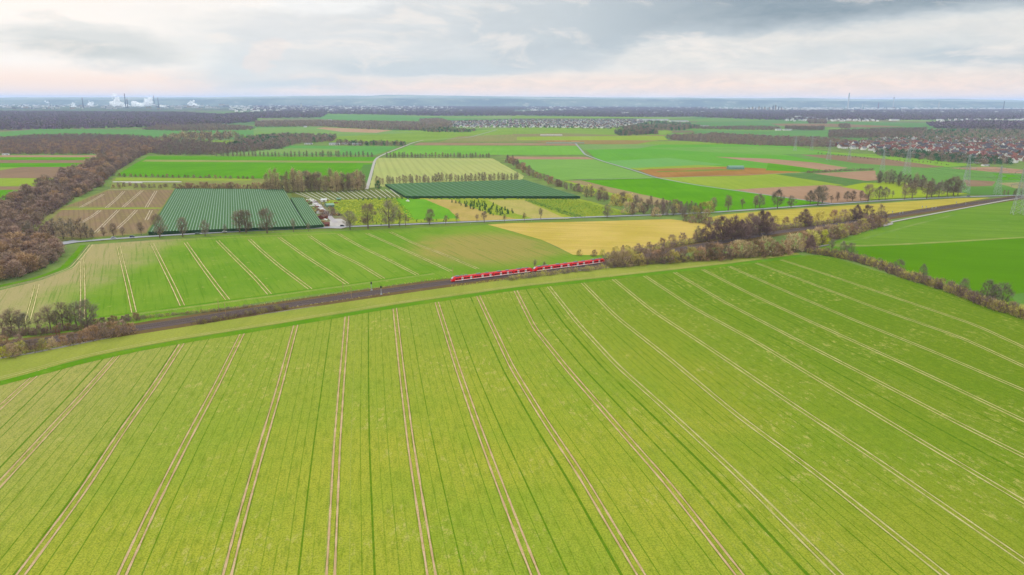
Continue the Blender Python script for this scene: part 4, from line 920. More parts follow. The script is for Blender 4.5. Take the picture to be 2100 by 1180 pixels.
house_mass('village_houses', rest+scatter_pts([(2130,335),(2130,270),(2400,270),(2400,345)], 32, .3), 'more tightly packed gabled houses filling the right village')
house_mass('village_houses', scatter_pts([(912,262),(925,250),(1060,247),(1300,246.5),(1330,250),(1290,258),(1240,264),(1100,262)], 36, .3), 'tightly packed pale houses with grey and red roofs of the middle village', mats=(WALLW, RD, RG, RB, RR), wts=(4, 3, 2, 1))
MT = (WALLW, RW, RG, RD, RR)
for poly, sp, lab in [([(1610,249),(1610,243),(1760,241),(1800,247),(1800,250)], 60, 'scattered white houses of the far village on the right plain'), ([(1900,252),(1930,246),(2100,244),(2110,252)], 70, 'scattered white houses at the far right plain'),
  ([(470,232),(470,214),(900,214),(960,230),(700,232)], 240, 'scattered pale buildings between far woods on the plain'), ([(-50,222),(-50,211),(470,211),(470,217)], 300, 'scattered pale town buildings beyond the refinery'),
  ([(1060,236),(1100,214),(1550,214),(1540,234)], 330, 'scattered pale buildings on the far central plain'), ([(1540,232),(1540,216),(1850,217),(2100,220),(2100,234)], 230, 'scattered pale buildings around the far city')]:
    house_mass('far_buildings', scatter_pts(poly, sp), lab, (10, 16) if sp < 100 else (22, 60), (5, 7) if sp < 100 else (8, 16), mats=MT, wts=(5, 4, 2, 1))
def hall(px0, px1, py, hpx, depth_m, label, wm=WALLW, rm=RG, name='hall', cat='building'):
    a, b = P(px0, py), P(px1, py); c = (a+b)/2; L = (b-a).length; k = mpp(c); h = hpx*k; root = empty(name, tuple(c), math.atan2(b.y-a.y, b.x-a.x))
    mb, mr, mw, md = MB(), MB(), MB(), MB(); gable(mb, mr, 0, depth_m/2, L, depth_m, h*.68, h*.32, 0, .3); w_ = mb.build('wall', wm, root); mr.build('roof', rm, root)
    n = max(2, int(L/7)); 
    for i in range(n): x = -L/2+L*(i+.3)/n; mw.box(x, x+L/n*.4, -.05, .05, h*.3, h*.5)
    mw.build('window', GLASS, w_); md.box(L*.4-.2, L*.4+min(3, L*.08), -.08, .08, 0, h*.5); md.build('door', DOORM, root); return tag(root, label, cat)
for a in [(675,696,298,4.5,14,'white farm shed with a pale roof left of the lane'), (700,718,297,4,12,'reddish farm shed between two pale ones'), (722,740,298,4.2,14,'long pale farm shed nearest the lane',),
  (624,640,296.5,2.6,12,'small white building at the wood edge'), (1310,1372,248.5,4,60,'large white warehouse behind the middle village'), (1376,1412,250.5,3,40,'low white warehouse right of the large one'),
  (1434,1454,259.5,2,18,'lone long white shed on the plain right of the middle village'), (1592,1604,268,3.6,16,'white farm building beside the flat wood'), (1608,1625,268,3,14,'second white farm building beside the flat wood'),
  (1633,1644,244,6,30,'tall white building in the far village'), (1646,1672,244.5,4,24,'long white block in the far village'), (1828,1845,248,3.4,30,'beige building on the far right plain'),
  (418,424,279,3.5,10,'small white farmhouse in the far left meadow'), (458,465,276,3.5,12,'white farmhouse beside thin trees'), (2082,2110,309,6,22,'large white hall at the right edge of the village'),
  (623,629,261.5,3,12,'single white house before the purple wood'), (673,680,248,3,14,'white farmhouse on the far green plain'), (1550,1562,288,2.6,12,'white house among trees left of the right village'), (1430,1440,289,3,12,'pinkish house at the left end of the scrub wood'), (1448,1462,289,3.2,12,'red roofed house in the scrub wood',WALLW,RR),
  (4,16,318.5,3,8,'small white shed at the left edge above striped fields'), (1795,1803,313,3.5,10,'white bungalow at the left edge of the village'), (2018,2030,341,3,10,'white van sized shed beside the village road')]: hall(*a)
def tunnel(px0, px1, py, r, label, mat, name='polytunnel'):
    a, b = P(px0, py), P(px1, py); c = (a+b)/2; L = (b-a).length/2; root = empty(name, tuple(c), math.atan2(b.y-a.y, b.x-a.x)); mb = MB(); n = 9; e = MB()
    for j in range(n-1):
        t0, t1 = math.pi*j/(n-1), math.pi*(j+1)/(n-1); mb.poly([(-L, math.cos(t0)*r, math.sin(t0)*r), (L, math.cos(t0)*r, math.sin(t0)*r), (L, math.cos(t1)*r, math.sin(t1)*r), (-L, math.cos(t1)*r, math.sin(t1)*r)])
    for s in (-L, L): e.poly([(s, math.cos(math.pi*j/(n-1))*r, math.sin(math.pi*j/(n-1))*r) for j in range(n)])
    mb.build('cover', mat, root); e.build('end_wall', mat, root); return tag(root, label, 'polytunnel')
TEAL = plain('teal_sheet', (130,172,146), .6); STRAWM = plain('straw', (208,170,112), .9)
tunnel(1108, 1153, 278.5, 4, 'long low white polytunnel on the bare strip', WR); tunnel(1120, 1198, 294.5, 3, 'long teal sheeted clamp in front of straw stacks', TEAL); tunnel(1492, 1524, 347.5, 7, 'teal net tunnel on the orange field', TEAL)
tunnel(232, 372, 374.5, 1.6, 'long low pale tunnel above the ploughed field', WR); tunnel(258, 292, 376, 1.8, 'short white tunnel above the ploughed field', WR); tunnel(360, 400, 262, 5, 'white sheeted greenhouse before the purple forest', WR, 'greenhouse'); tunnel(402, 450, 261.5, 4, 'second white greenhouse further right', WR, 'greenhouse')
for px0, px1, py, r, lab in [(1137,1160,290.5,3,'straw stack behind the teal clamp, left one'), (1172,1188,292.5,3.4,'straw stack behind the teal clamp, right one')]: 
    o = tunnel(px0, px1, py, r, lab, STRAWM, 'straw_stack'); o['category'] = 'straw stack'
# nursery yard: tent, sheds, piles
random.seed(17)
TENT = plain('tent_green', (136,176,140), .6)
def shed(px, py, L, W_, h, rz, wm, rm, label, name='shed'):
    p = P(px, py); root = empty(name, tuple(p), rz); mb, mr, d = MB(), MB(), MB(); gable(mb, mr, 0, 0, L, W_, h, h*.55, 0, .3); mb.build('wall', wm, root); mr.build('roof', rm, root)
    d.box(-.9, .9, -W_/2-.06, -W_/2+.05, 0, h*.75); d.build('door', DOORM, root); return tag(root, label, 'shed')
PK = plain('terracotta', (176,112,92), .8, rand=.3)
shed(676,425,9,11,3,.5,TENT,TENT,'pale green tent beside the yard lane','tent'); shed(695,412,5,4,2.4,.2,TENT,TENT,'small green cabin below the white covered rows','cabin'); shed(664,414,7,5,2.6,.4,WALLW,RW,'white shed at the top of the yard')
shed(663,449,10,6,3,1.3,WALLR,RB,'brown red shed between net and yard lane'); shed(671,465,5,4,3,.2,WALLR,RR,'small red hut beside the main road'); shed(658,438,8,6,2.6,1.2,WALLW,PK,'pink roofed shed between net and yard lane')
for i, (px, py) in enumerate([(630,414),(636,418),(640,423),(643,429),(647,433),(652,431),(645,420),(650,426),(655,434),(640,413),(661,457),(654,446),(692,441),(697,443),(688,443),(666,460),(650,438),(648,416),(673,413),(836,414),(823,441),(840,450),(633,412),(660,430),(656,424),(690,418),(668,452),(683,432)]):
    p = P(px, py); root = empty('pallet_pile', tuple(p), random.uniform(0, 3)); mb = MB(); mats = random.choice([PK, WALLW, STRAWM, RB]); h = random.uniform(1.2, 2.6)
    for k in range(3): x = -2.9+k*2.1; mb.box(x, x+1.8, -.8+random.uniform(-.2, .2), .8, .15, h*random.uniform(.6, 1), .06)
    mb.build('goods', mats, root); pl = MB(); pl.box(-2.5, 2.6, -.9, .9, 0, .14); pl.build('pallet', POST, root); tag(root, None, 'pallet pile', 'piles in the nursery yard')
    root['label'] = f'small pile of goods on pallets, {ordinal(i+1)} ' + 'in the nursery yard beside the net'
yl = [o for o in scene.objects if o.name.startswith('pallet_pile')]; label_row(yl, 'pile of goods on a pallet', 'in the nursery yard', 'pallet pile', 'piles in the nursery yard')

# ------------------------------------------------------------------ refinery, city, chimneys, steam
HZW = plain('tower_white', (226,222,214), .8, k=1.9); CONC = plain('tower_grey', (150,146,150), .8); STKR = plain('stack_dark', (96,84,92), .8); STKRED = plain('stack_red', (170,90,84), .8)
def stack(px, base, top, rpx, mat, label, cap=STKRED, name='chimney'):
    p = P(px, base); k = mpp(p); h = (base-top)*k; root = empty(name, tuple(p)); mb = MB(); mb.tube((0, 0, 0), (0, 0, h*.86), rpx*k*1.25, rpx*k*.85, 12); mb.build('shaft', mat, root)
    m2 = MB(); m2.tube((0, 0, h*.86), (0, 0, h), rpx*k*.86, rpx*k*.8, 12); m2.build('tip', cap, root); return tag(root, label, 'chimney')
stack(171,222,201,.9,STKR,'dark refinery chimney standing alone left of the largest steam cloud'); stack(258.5,222,193,.9,STKR,'tallest dark refinery chimney right of the largest steam cloud'); stack(262.5,222,203,.9,STKR,'shorter dark chimney close beside the tallest one')
stack(317,218,197,.7,STKR,'thin dark chimney left of a similar pair partner'); stack(325.5,221,201,.7,STKR,'shorter thin dark chimney above the white tanks'); stack(103,219,206,.4,CONC,'faint thin chimney at the left of the refinery')
stack(1738.5,223,192,1.3,HZW,'tallest pale power station chimney on the right skyline',HZW); stack(1831,222,200,.9,HZW,'slim pale chimney with a dark tip right of the tallest',STKR); stack(1801,222,211,.9,STKRED,'short reddish chimney on the right skyline'); stack(1924,225,210,1.1,HZW,'pale chimney trailing steam at the far right',HZW); stack(2057,227,208,1.0,CONC,'grey chimney at the far right skyline',CONC); stack(1768,222,214,.7,HZW,'low pale chimney beside the tallest pale one',HZW)
STEAM = bpy.data.materials.new('steam'); STEAM.use_nodes = True; stn = STEAM.node_tree; stn.nodes.clear(); so = stn.nodes.new('ShaderNodeOutputMaterial'); sv_ = stn.nodes.new('ShaderNodeVolumePrincipled')
sv_.inputs['Color'].default_value = (1, .99, .97, 1); sv_.inputs['Density'].default_value = .035; stn.links.new(sv_.outputs[0], so.inputs['Volume'])
import bmesh
def plume(pts, label, seed=0):
    R = random.Random(seed); bm = bmesh.new(); base = P(pts[0][0], pts[0][1]); k = mpp(base); D = base.length
    for (px, py, r) in pts:
        for j in range(14):
            x = px+R.gauss(0, r*.75); y = py+R.gauss(0, r*.5); rr = r*R.uniform(.35, .75)*k
            w_ = Vector((base.x+(x-pts[0][0])*k, base.y+R.uniform(-1, 1)*r*k, max(rr*.3, (pts[0][1]-y)*k+rr*.3)))
            g = bmesh.ops.create_icosphere(bm, subdivisions=2, radius=rr)
            for v in g['verts']:
                n_ = v.co.normalized(); f = 1+.12*math.sin(n_.x*7+j)*math.sin(n_.y*6+px)*math.cos(n_.z*8+j*2); v.co = v.co*f+w_-base
    me = bpy.data.meshes.new('steam_cloud'); bm.to_mesh(me); bm.free(); me.materials.append(STEAM); me.polygons.foreach_set('use_smooth', [True]*len(me.polygons)); o = bpy.data.objects.new('steam_cloud', me); COL.objects.link(o); o.location = base
    return tag(o, label, 'steam cloud', 'steam clouds over the refinery' if pts[0][0] < 600 else 'steam over the far city')
plume([(243,220,7),(240,213,6),(240,205,4),(237,196,3),(250,219,6),(232,219,5)], 'largest white steam cloud rising left of the tallest refinery chimney', 1); plume([(280,219,6),(275,212,4),(288,218,5)], 'rounded white steam cloud right of the tallest refinery chimney', 2)
plume([(305,218,6),(302,209,5),(314,218,5)], 'tall rounded steam cloud beside the pair of thin chimneys', 3); plume([(396,219,5),(392,211,3.5),(402,220,4)], 'steam cloud furthest right of the refinery', 4); plume([(184,217,4),(188,213,3)], 'small steam puff right of the lone chimney', 5)
plume([(152,220,3.5),(151,214,2.5)], 'small steam puff left of the lone chimney', 6); plume([(103,216,3),(98,212,2.4),(117,216,3)], 'ragged small steam puffs at the left of the refinery', 7); plume([(335,220,4)], 'flat low steam puff right of the thin chimneys', 8)
plume([(1386,208,1.6),(1376,205,1.4),(1396,209,1.4)], 'thin white drifting steam on the central skyline', 9); plume([(1455,211,2),(1450,208,1.4),(1462,210,1.2)], 'thin white steam curl left of the far city', 10); plume([(1921,211,1.2),(1914,209,1)], 'faint steam at the tip of the far right chimney', 11); plume([(1628,215,1.3),(1634,217,1.2)], 'faint steam wisp above the city', 12)
random.seed(8)
def works(px, base, w, h, mat, label, group, name='factory_building'):
    p = P(px, base); k = mpp(p); root = empty(name, tuple(p)); mb = MB(); mb.box(-w*k/2, w*k/2, -w*k*.3, w*k*.3, 0, h*k*.85); mb.build('wall', mat, root); r = MB(); r.box(-w*k*.4, w*k*.3, -w*k*.2, w*k*.2, h*k*.85, h*k); r.build('roof_plant', CONC, root); return tag(root, label, 'building', group)
b1 = [works(random.uniform(2, 470), random.uniform(217, 224.5), random.uniform(2, 11), random.uniform(1.6, 4.6), random.choice([HZW, HZW, HZW, CONC, WALLB]), 'x', 'y') for _ in range(90)]
label_row(b1, 'pale refinery block', 'below the steam clouds on the left horizon', 'building', 'refinery blocks')
b2 = [works(random.uniform(1500, 1860), random.uniform(219, 225), random.uniform(2, 6), random.uniform(1.2, 3.4), random.choice([HZW, CONC, WALLB, HZW]), 'x', 'y') for _ in range(50)]
label_row(b2, 'pale block', 'around the pale chimneys on the right horizon', 'building', 'city blocks on the right')
b3 = [works(px, 228, 2.6, h, m_, 'x', 'y', 'tower_block') for px, h, m_ in [(1536,7,WALLB),(1543,9,WALLB),(1549,7,CONC),(1556,10,WALLB),(1562,8,CONC),(1568,9,WALLB),(1578,8,WALLB),(1585,11,CONC),(1590,12,WALLB),(1596,9,CONC),(1602,8,WALLB)]]
label_row(b3, 'beige high rise tower', 'in the cluster on the right horizon', 'tower', 'cluster of high rise towers')
b4 = [works(random.uniform(700, 760), random.uniform(227, 231), random.uniform(2, 5), random.uniform(1.2, 3), HZW, 'x', 'y') for _ in range(12)]+[works(618, 222, 3, 9, HZW, 'x', 'y')]
label_row(b4, 'white building', 'in the cluster left of centre on the horizon', 'building', 'white buildings left of centre')

# ------------------------------------------------------------------ pylons and cables
ST = plain('galvanised_steel', (196,200,200), .5, .0, k=1.9)
def pylon_proto():
    root = empty('power_pylon', (0, 0, 0)); mb = MB(); r = .0045
    def half(z): return .085*(1-z)**1.15+.012
    zs = [0, .12, .23, .33, .42, .5, .58, .66, .74, .82, .9, 1.0]
    for s1, s2 in ((1, 1), (1, -1), (-1, 1), (-1, -1)):
        for a, b in zip(zs, zs[1:]): mb.tube((s1*half(a), s2*half(a), a), (s1*half(b), s2*half(b), b), r*.8, r*.7, 4)
    for a, b in zip(zs, zs[1:]):
        ha, hb = half(a), half(b)
        for s in (1, -1):
            mb.tube((-ha, s*ha, a), (hb, s*hb, b), r*.45, r*.45, 3); mb.tube((ha, s*ha, a), (-hb, s*hb, b), r*.45, r*.45, 3); mb.tube((s*ha, -ha, a), (s*hb, hb, b), r*.45, r*.45, 3); mb.tube((s*ha, ha, a), (s*hb, -hb, b), r*.45, r*.45, 3)
            mb.tube((-hb, s*hb, b), (hb, s*hb, b), r*.4, r*.4, 3); mb.tube((s*hb, -hb, b), (s*hb, hb, b), r*.4, r*.4, 3)
    mb.build('tower', ST, root)
    for z, L in ((.64, .2), (.78, .27), (.92, .16)):
        c = MB(); h = half(z)
        for s in (1, -1):
            for q in (1, -1): c.tube((0, q*h, z), (s*L, 0, z), r*.6, r*.5, 3); c.tube((s*h, q*h, z+.045), (s*L, 0, z), r*.5, r*.4, 3)
            for k in (1, 2, 3): f = k/4; c.tube((s*L*f, h*(1-f), z), (s*L*f, -h*(1-f), z), r*.4, r*.4, 3); c.tube((s*L*f, 0, z), (s*(h+(L-h)*f), 0, z+.045*(1-f)), r*.4, r*.4, 3)
        arm = c.build('crossarm', ST, root); ins = MB()
        for s in (1, -1): ins.tube((s*L*.97, 0, z), (s*L*.97, 0, z-.045), r*.6, r*.6, 5)
        ins.build('insulator', CONC, arm)
    return root
PY = None; pyl = {}
def pylons(seq, desc, line):
    global PY
    out_ = []
    for i, (px, base, hp_) in enumerate(seq):
        p = P(px, base); h = hp_*mpp(p)*1.02
        o = PY = (PY or pylon_proto()) if PY is None else PY
        if pyl: o = copy_tree(PY)
        pyl[(px, base)] = 1; o.location = p; o.scale = (h, h, h); out_.append((o, p, h))
    for i, (o, p, h) in enumerate(out_):
        q = out_[max(0, i-1)][1]; r_ = out_[min(len(out_)-1, i+1)][1]; d = r_-q; o.rotation_euler.z = math.atan2(d.y, d.x)+math.pi/2; tag(o, desc[i], 'pylon', 'lattice pylons on the right')
    for i, ((o1, p1, h1), (o2, p2, h2)) in enumerate(zip(out_, out_[1:])):
        mb = MB(); nr = Vector((-(p2-p1).y, (p2-p1).x, 0)).normalized()
        for z, L in ((.64, .2), (.78, .27), (.92, .16)):
            for s in (1, -1):
                prev = None
                for k in range(13):
                    f = k/12; p = p1*(1-f)+p2*f+nr*s*L*.97*(h1*(1-f)+h2*f); zz = (z-.045)*(h1*(1-f)+h2*f)-.035*(p2-p1).length*4*f*(1-f)*.7; q = Vector((p.x, p.y, zz)); 
                    if prev: mb.tube(prev, q, .05, .05, 3)
                    prev = q
        tag(mb.build('power_cables', STKR), f'set of sagging cables between the {ordinal(i+1)} and {ordinal(i+2)} pylons from the right, '+line, 'cables', 'power cables')
pylons([(2290,520,130),(2085,440,92),(1978,396,77),(1859,357,63),(1699,329,40),(1664,310,31)], ['tall lattice pylon beyond the right edge of the picture','largest lattice pylon standing in the green field at the right edge','tall lattice pylon beside the road at the right end of the copse','tall lattice pylon behind the copse','lattice pylon in the brown strip left of the village','small distant lattice pylon before the scrub wood, right of another'], 'taller line')
pylons([(2240,448,80),(2045,400,58),(1809,350,41),(1741,330,32),(1630,310,29)], ['lattice pylon just outside the right edge of the picture','lattice pylon between the two largest ones at the right','thin lattice pylon left of the one behind the copse','small lattice pylon in the green strip below the village','smallest lattice pylon, furthest left'], 'shorter line')

# ------------------------------------------------------------------ railway posts and signals
PB = plain('mast_brown', (186,150,110), .7, k=1.6); SG = plain('signal_grey', (200,204,206), .6, k=1.8); BLK = plain('black_paint', (28,30,34), .6)
def mast(px, base, top, label, mat=PB, arm=0, r=.17):
    p = P(px, base); h = (base-top)*mpp(p); root = empty('mast', tuple(p)); mb = MB(); mb.tube((0, 0, 0), (0, 0, h), r, r*.7, 6); mb.build('pole', mat, root)
    a = MB(); a.box(-.35, .35, -.35, .35, 0, .5, .05); a.build('foot', CONC, root); c = MB(); c.box(-.3, .3, -.12, .12, h-1.1, h-.9); c.box(-.25, .25, -.12, .12, h-2.2, h-2.05); c.build('bracket', mat, root); return tag(root, label, 'mast')
mast(449,640,614,'brown mast north of the tracks, left one of the pair near the brush'); mast(463,648,621,'brown mast south of the tracks, right one of the pair near the brush'); mast(704,604,580,'pale thin mast north of the tracks left of the signals'); mast(721,614,587,'pale brown mast south of the tracks left of the signals')
mast(929,574,548,'pale mast behind the front of the train',PB); mast(948,579,565,'short white post in front of the train',SG); mast(116,690,674,'short reddish mast left of its twin at the left edge',WALLR); mast(122.5,691,676,'short reddish mast right of its twin at the left edge',WALLR)
mast(1048,567,556,'short grey post before the middle of the train',SG); mast(1237,549,540,'short grey post at the rear of the train',SG)
def signal(px, base, top, label):
    p = P(px, base); h = (base-top)*mpp(p); root = empty('railway_signal', tuple(p)); mb = MB()
    for s in (-.25, .25): mb.tube((s, 0, 0), (s, 0, h-.4), .09, .09, 5)
    for k in range(10): z = .4+k*(h-1)/10; mb.tube((-.25, 0, z), (.25, 0, z), .05, .05, 4)
    mb.build('lattice_post', SG, root); b_ = MB(); b_.box(-.45, .45, -.2, .2, h-1.6, h, .05); hd_ = b_.build('signal_head', BLK, root); l_ = MB()
    for z in (.5, 1.2): l_.tube((0, -.2, h-z), (0, -.32, h-z), .16, .16, 8)
    l_.build('lamp_hood', CONC, hd_); f_ = MB(); f_.box(-.6, .6, -.5, .5, 0, .9, .1); f_.build('base_block', SG, root); return tag(root, label, 'signal')
signal(762,597,578,'railway signal with white post north of the tracks'); signal(782,605.5,586,'railway signal with white post south of the tracks')
mk_ = []
for px, py in [(1830,438.5),(1845,441),(1851,440),(1891,428),(1899,428),(1911,431),(1919,430),(1961,419),(1980,421)]:
    p = P(px, py); root = empty('marker_post', tuple(p)); a = MB(); a.tube((0, 0, 0), (0, 0, 2.6), .25, .22, 6); a.build('post', SG, root); b_ = MB(); b_.box(-.5, .5, -.12, .12, 1.9, 3.2, .03); b_.build('sign_board', SG, root); mk_.append(root)
label_row(mk_, 'white marker post', 'beside the tracks before the far meadow', 'post', 'white posts by the railway')
rp = []
for px in (900, 965, 1060, 1160, 640, 560, 1090, 1520):
    py = np.interp(px, [q[0] for q in MAINR], [q[1] for q in MAINR])+3.6; p = P(px, py); root = empty('delineator_post', tuple(p)); a = MB(); a.box(-.1, .1, -.1, .1, 0, 1.1, .02); a.build('post', SG, root); b_ = MB(); b_.box(-.105, .105, -.105, .105, .75, .95); b_.build('black_band', BLK, root); rp.append(root)
label_row(rp, 'small white roadside post', 'along the main road verge', 'post', 'roadside posts')

# ------------------------------------------------------------------ train: two coupled four-car units
RED = plain('train_red', (236,24,30), .35, var=.03, k=1.15); REDR = plain('train_roof', (214,52,60), .5, var=.08, k=1.9); WHT = plain('train_white', (240,240,236), .4, var=.03, k=1.25); WIN = plain('train_glass', (84,58,58), .2, k=1.9); EQ = plain('roof_equipment', (120,120,126), .6, k=1.8); NOSE = plain('windscreen', (196,204,212), .15, k=2.0)
track = [p.copy() for p in smooth_line([P(*q, .9) for q in RAIL], 2)]
cum = [0.0]
for a, b in zip(track, track[1:]): cum.append(cum[-1]+(b-a).length)
def on_track(s, off):
    j = int(np.searchsorted(cum, s))-1; j = max(0, min(j, len(track)-2)); f = (s-cum[j])/(cum[j+1]-cum[j]); p = track[j]*(1-f)+track[j+1]*f; d = (track[j+1]-track[j]).normalized()
    return p+Vector((d.y, -d.x, 0))*off, d
front = min(range(len(track)), key=lambda i: abs((1050+F*(track[i]-Vector((0, 0, H))).dot(RT)/(track[i]-Vector((0, 0, H))).dot(fw))-929.5)); s0 = cum[front]
p0, d0 = on_track(s0, -2.0); train = empty('commuter_train', tuple(p0)); tag(train, 'long red electric train of two coupled units with white doors on the tracks', 'train')
CL, CW = 16.5, 1.46
PROF = [(-1.30, .35), (-CW, .8), (-CW, 2.55), (-1.34, 3.15), (-.9, 3.5), (0, 3.62), (.9, 3.5), (1.34, 3.15), (CW, 2.55), (CW, .8), (1.30, .35)]
def carriage(s, end, doors, name='carriage'):
    c0, d = on_track(s+CL/2, -2.0); body = MB(); n = len(PROF)
    xs = [-CL/2, CL/2]
    secs = [(-CL/2, 1, 1), (CL/2, 1, 1)]
    if end == -1: secs = [(-CL/2, .62, .34), (-CL/2+.5, .8, .62), (-CL/2+1.6, .97, .96), (-CL/2+2.4, 1, 1), (CL/2, 1, 1)]
    if end == 1: secs = [(-CL/2, 1, 1), (CL/2-2.4, 1, 1), (CL/2-1.6, .97, .96), (CL/2-.5, .8, .62), (CL/2, .62, .34)]
    for x, wy, hz in secs: body.v += [(x, y*wy, .35+(z-.35)*hz) for y, z in PROF]
    for k in range(len(secs)-1):
        for j in range(n-1):
            a = k*n+j; body.f.append((a, a+1, a+n+1, a+n)); body.mi.append(1 if 3 <= j <= 6 else 0)
    for k in (0, len(secs)-1): body.f.append(tuple(range(k*n, k*n+n))); body.mi.append(0)
    o = body.build(name, None, train, mats=[RED, REDR]); o.location = c0-p0; o.rotation_euler.z = math.atan2(d.y, d.x)
    sk = MB(); x0, x1 = -CL/2+(2.3 if end == -1 else .1), CL/2-(2.3 if end == 1 else .1)
    for sd in (-1, 1): sk.box(x0, x1, sd*CW-.02, sd*CW+.02, .55, .95)
    sk.build('white_skirt', WHT, o); un = MB(); un.box(x0, x1, -1.1, 1.1, -.35, .5)
    for xb in (-CL/2+2.2, CL/2-2.2): un.box(xb-1.4, xb+1.4, -1.2, 1.2, .0, .55)
    un.build('underframe', BLK, o); wn = MB(); dr = MB(); dw = MB(); ed = [x0+.5]
    for f in doors:
        xc = -CL/2+CL*f; ed += [xc-.95, xc+.95]
        for sd in (-1, 1):
            m1 = MB(); m1.box(xc-.75, xc+.75, sd*(CW+.01)-.035, sd*(CW+.01)+.035, .6, 2.75); dd = m1.build('door', WHT, o)
            for q in (-.55, .12): dw.box(xc+q, xc+q+.42, sd*(CW+.02)-.04, sd*(CW+.02)+.04, 1.45, 2.35)
    ed.append(x1-.4)
    for a, b in zip(ed[::2], ed[1::2]):
        L = b-a; m_ = max(1, round(L/2.1))
        for i in range(m_):
            for sd in (-1, 1): wn.box(a+L*i/m_+.12, a+L*(i+1)/m_-.12, sd*CW-.035, sd*CW+.035, 1.5, 2.35)
    wn.build('window', WIN, o); dw.build('door_window', WIN, o)
    eq = MB()
    for xq in ((-5, 3.2, 1.1), (2.2, 2.6, .9)): eq.box(xq[0], xq[0]+xq[1], -xq[2], xq[2], 3.4, 3.95, .15)
    eq.build('roof_equipment', EQ, o)
    if end:
        ws = MB(); e = end*CL/2; ws.poly([(e+(-end*.48), -1.02, 2.45), (e+(-end*.48), 1.02, 2.45), (e-end*1.62, 1.0, 3.42), (e-end*1.62, -1.0, 3.42)])
        ws.poly([(e+end*.03, -.8, .85), (e+end*.03, .8, .85), (e+end*.03-end*.5, 1.0, 2.38), (e+end*.03-end*.5, -1.0, 2.38)])
        ws.build('windscreen', NOSE, o); hl = MB()
        for sd in (-.7, .7): hl.box(min(e, e+end*.08), max(e, e+end*.08), sd-.15, sd+.15, .75, .95)
        hl.build('headlight', WHT, o)
        if end == 1 or True:
            pg = MB(); pg.box(-.9, .9, -.7, .7, 3.9, 4.05); pg.build('pantograph', EQ, o)
DP = [(-1, (.5, .92)), (0, (.46, .85)), (0, (.36, .72)), (1, (.24, .62))]
for u in range(2):
    for k, (e, ds) in enumerate(DP): carriage(s0+u*68.0+k*16.75, e, ds)
    for k in range(3):
        c0, d = on_track(s0+u*68.0+(k+1)*16.75-.12, -2.0); g_ = MB(); g_.box(-.35, .35, -1.3, 1.3, .6, 3.4); o = g_.build('gangway', BLK, train); o.location = c0-p0; o.rotation_euler.z = math.atan2(d.y, d.x)

# ------------------------------------------------------------------ cars on the road
TYRE = plain('tyre', (30,30,32), .9)
def car(px, py, col, label, s=1.0):
    m_ = plain('car_paint_'+label.split()[0], col, .3, var=.02, k=1.9); j = min(range(len(mp)-1), key=lambda i: abs(sector(mp[i].x, mp[i].y)-px)); d = (mp[j+1]-mp[j]).normalized(); c = P(px, py)
    root = empty('car', (c.x, c.y, zr+.02), math.atan2(d.y, d.x)); b = MB(); pr = [(-2.2,.35),(-2.25,.8),(-1.9,1.0),(-1.45,1.48),(.35,1.5),(1.05,1.02),(2.05,.82),(2.2,.5),(2.15,.3)]; n = len(pr)
    for y, sc in ((-.88, 1), (.88, 1)): b.v += [(x, y*(1 if z < 1.1 else .84), z) for x, z in pr]
    b.f = [tuple(range(n)), tuple(reversed(range(n, 2*n)))]+[(j, (j+1) % n, n+(j+1) % n, n+j) for j in range(n)]; b.mi = [0]*len(b.f); b.build('body', m_, root)
    g_ = MB()
    for sd in (-1, 1): g_.poly([(-1.4, sd*.895, 1.02), (.8, sd*.895, 1.02), (.3, sd*.77, 1.44), (-1.25, sd*.77, 1.44)])
    g_.poly([(1.03, -.7, 1.06), (1.03, .7, 1.06), (.42, .66, 1.49), (.42, -.66, 1.49)]); g_.poly([(-1.87, -.7, 1.06), (-1.87, .7, 1.06), (-1.5, .66, 1.46), (-1.5, -.66, 1.46)]); g_.build('window', GLASS, root)
    for x in (-1.35, 1.35):
        for y in (-.82, .82): w_ = MB(); w_.tube((x, y-.1, .33), (x, y+.1, .33), .33, .33, 10); w_.build('wheel', TYRE, root)
    l_ = MB(); l_.box(2.1, 2.2, -.75, -.45, .6, .75); l_.box(2.1, 2.2, .45, .75, .6, .75); l_.build('headlight', WHT, root); return tag(root, label, 'car', 'cars on the main road')
for a in [(233,490.2,(200,204,208),'silver car on the main road, leftmost'), (271,487.8,(70,80,110),'dark blue car behind the silver one on the road'), (405,481,(120,140,130),'greyish green car between two roadside trees'), (461,477.8,(235,235,232),'white car on the main road above the green field'), (702,465.2,(30,34,40),'black car at the yard entrance'), (1367,440,(230,230,230),'white car half hidden by the thicket on the road'), (1986,404,(40,42,48),'dark car on the road at the far right')]: car(*a)

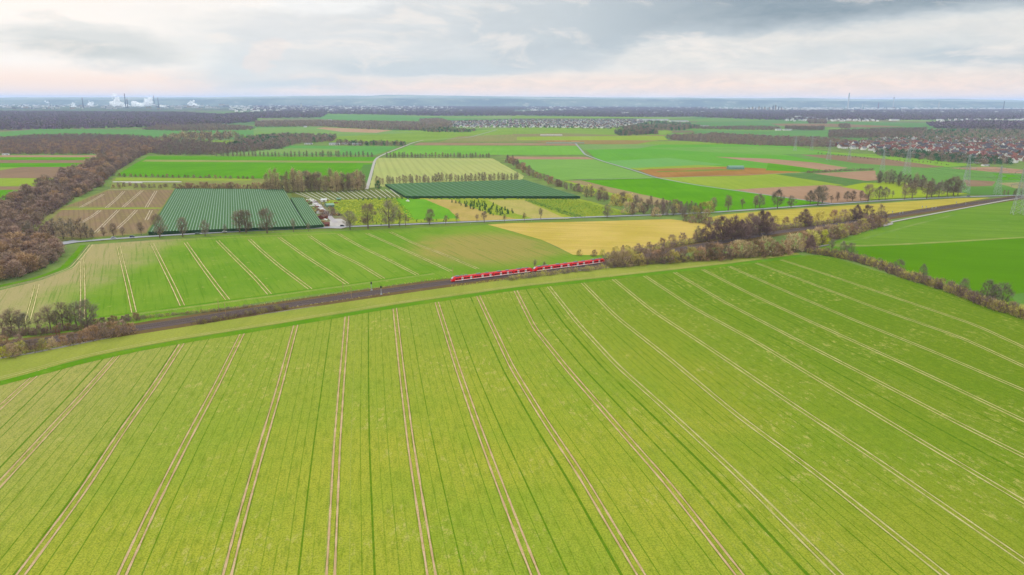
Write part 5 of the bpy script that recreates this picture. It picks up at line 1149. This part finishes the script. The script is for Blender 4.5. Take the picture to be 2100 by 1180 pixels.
# ------------------------------------------------------------------ hills on the horizon and the air
def hills(D, prof, depth, mat, seed):
    R = np.random.default_rng(seed); V, Fc = [], []; xs = np.arange(-500, 2700, 8.0); n = len(xs); rows_ = 5
    yy = np.interp(xs, [p[0] for p in prof], [p[1] for p in prof]); nz = sum(np.sin(xs/(9.0*2**k)+R.random()*6)*.12*1.5**k for k in range(5))
    for j in range(rows_):
        f = j/(rows_-1)
        for x, y, q in zip(xs, yy, nz):
            r_ = ray(x, y-q*.35); t_ = D/r_.y; X = r_.x*t_; Z = H+r_.z*t_; sh = math.sin(math.pi*.5*min(1, f*2)) if f <= .5 else 1-(f-.5)*2
            V.append((X*(1+.08*(f-.5)), D+(f-.5)*depth, max(-.5, Z)*sh-.5+(q*6*sh*(f < 1))))
    for j in range(rows_-1):
        for i in range(n-1): a = j*n+i; Fc.append((a, a+1, a+n+1, a+n))
    return struct(mesh_obj('hills', V, Fc, mat, smooth=True))
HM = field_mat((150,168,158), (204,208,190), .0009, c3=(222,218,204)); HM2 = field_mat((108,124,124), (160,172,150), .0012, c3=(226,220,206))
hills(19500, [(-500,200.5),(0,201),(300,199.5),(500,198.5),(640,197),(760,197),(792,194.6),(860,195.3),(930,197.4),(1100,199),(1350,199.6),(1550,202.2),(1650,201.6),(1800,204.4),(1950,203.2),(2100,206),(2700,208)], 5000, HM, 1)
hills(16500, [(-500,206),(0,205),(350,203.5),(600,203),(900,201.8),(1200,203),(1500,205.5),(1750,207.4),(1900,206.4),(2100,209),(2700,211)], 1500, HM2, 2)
hz = MB(); hz.box(-31000, 31000, -3500, 41000, -1, 275); ho = hz.build('haze', None); ho['kind'] = 'stuff'; tag(ho, 'thin pale blue air softening the far plain', 'haze')
hm = bpy.data.materials.new('air'); hm.use_nodes = True; ht = hm.node_tree; ht.nodes.clear(); hout = ht.nodes.new('ShaderNodeOutputMaterial'); vol = ht.nodes.new('ShaderNodeVolumePrincipled')
vol.inputs['Color'].default_value = (.52, .68, 1.0, 1); vol.inputs['Density'].default_value = 3.7e-5; vol.inputs['Anisotropy'].default_value = 0.0
ht.links.new(vol.outputs[0], hout.inputs['Volume']); ho.data.materials.append(hm)

for o in list(scene.objects):
    if '_used' in o: del o['_used']
from collections import defaultdict
same = defaultdict(list)
for o in scene.objects:
    if o.parent is None and 'label' in o and 'category' in o and o.get('kind') is None: same[o['label']].append(o)
for lab, os_ in same.items():
    if len(os_) > 1 and len(lab.split()) <= 13:
        os_.sort(key=lambda o: o.location.x/max(1, o.location.y))
        for i, o in enumerate(os_): o['label'] = f'{lab}, {ordinal(i+1)} from left'
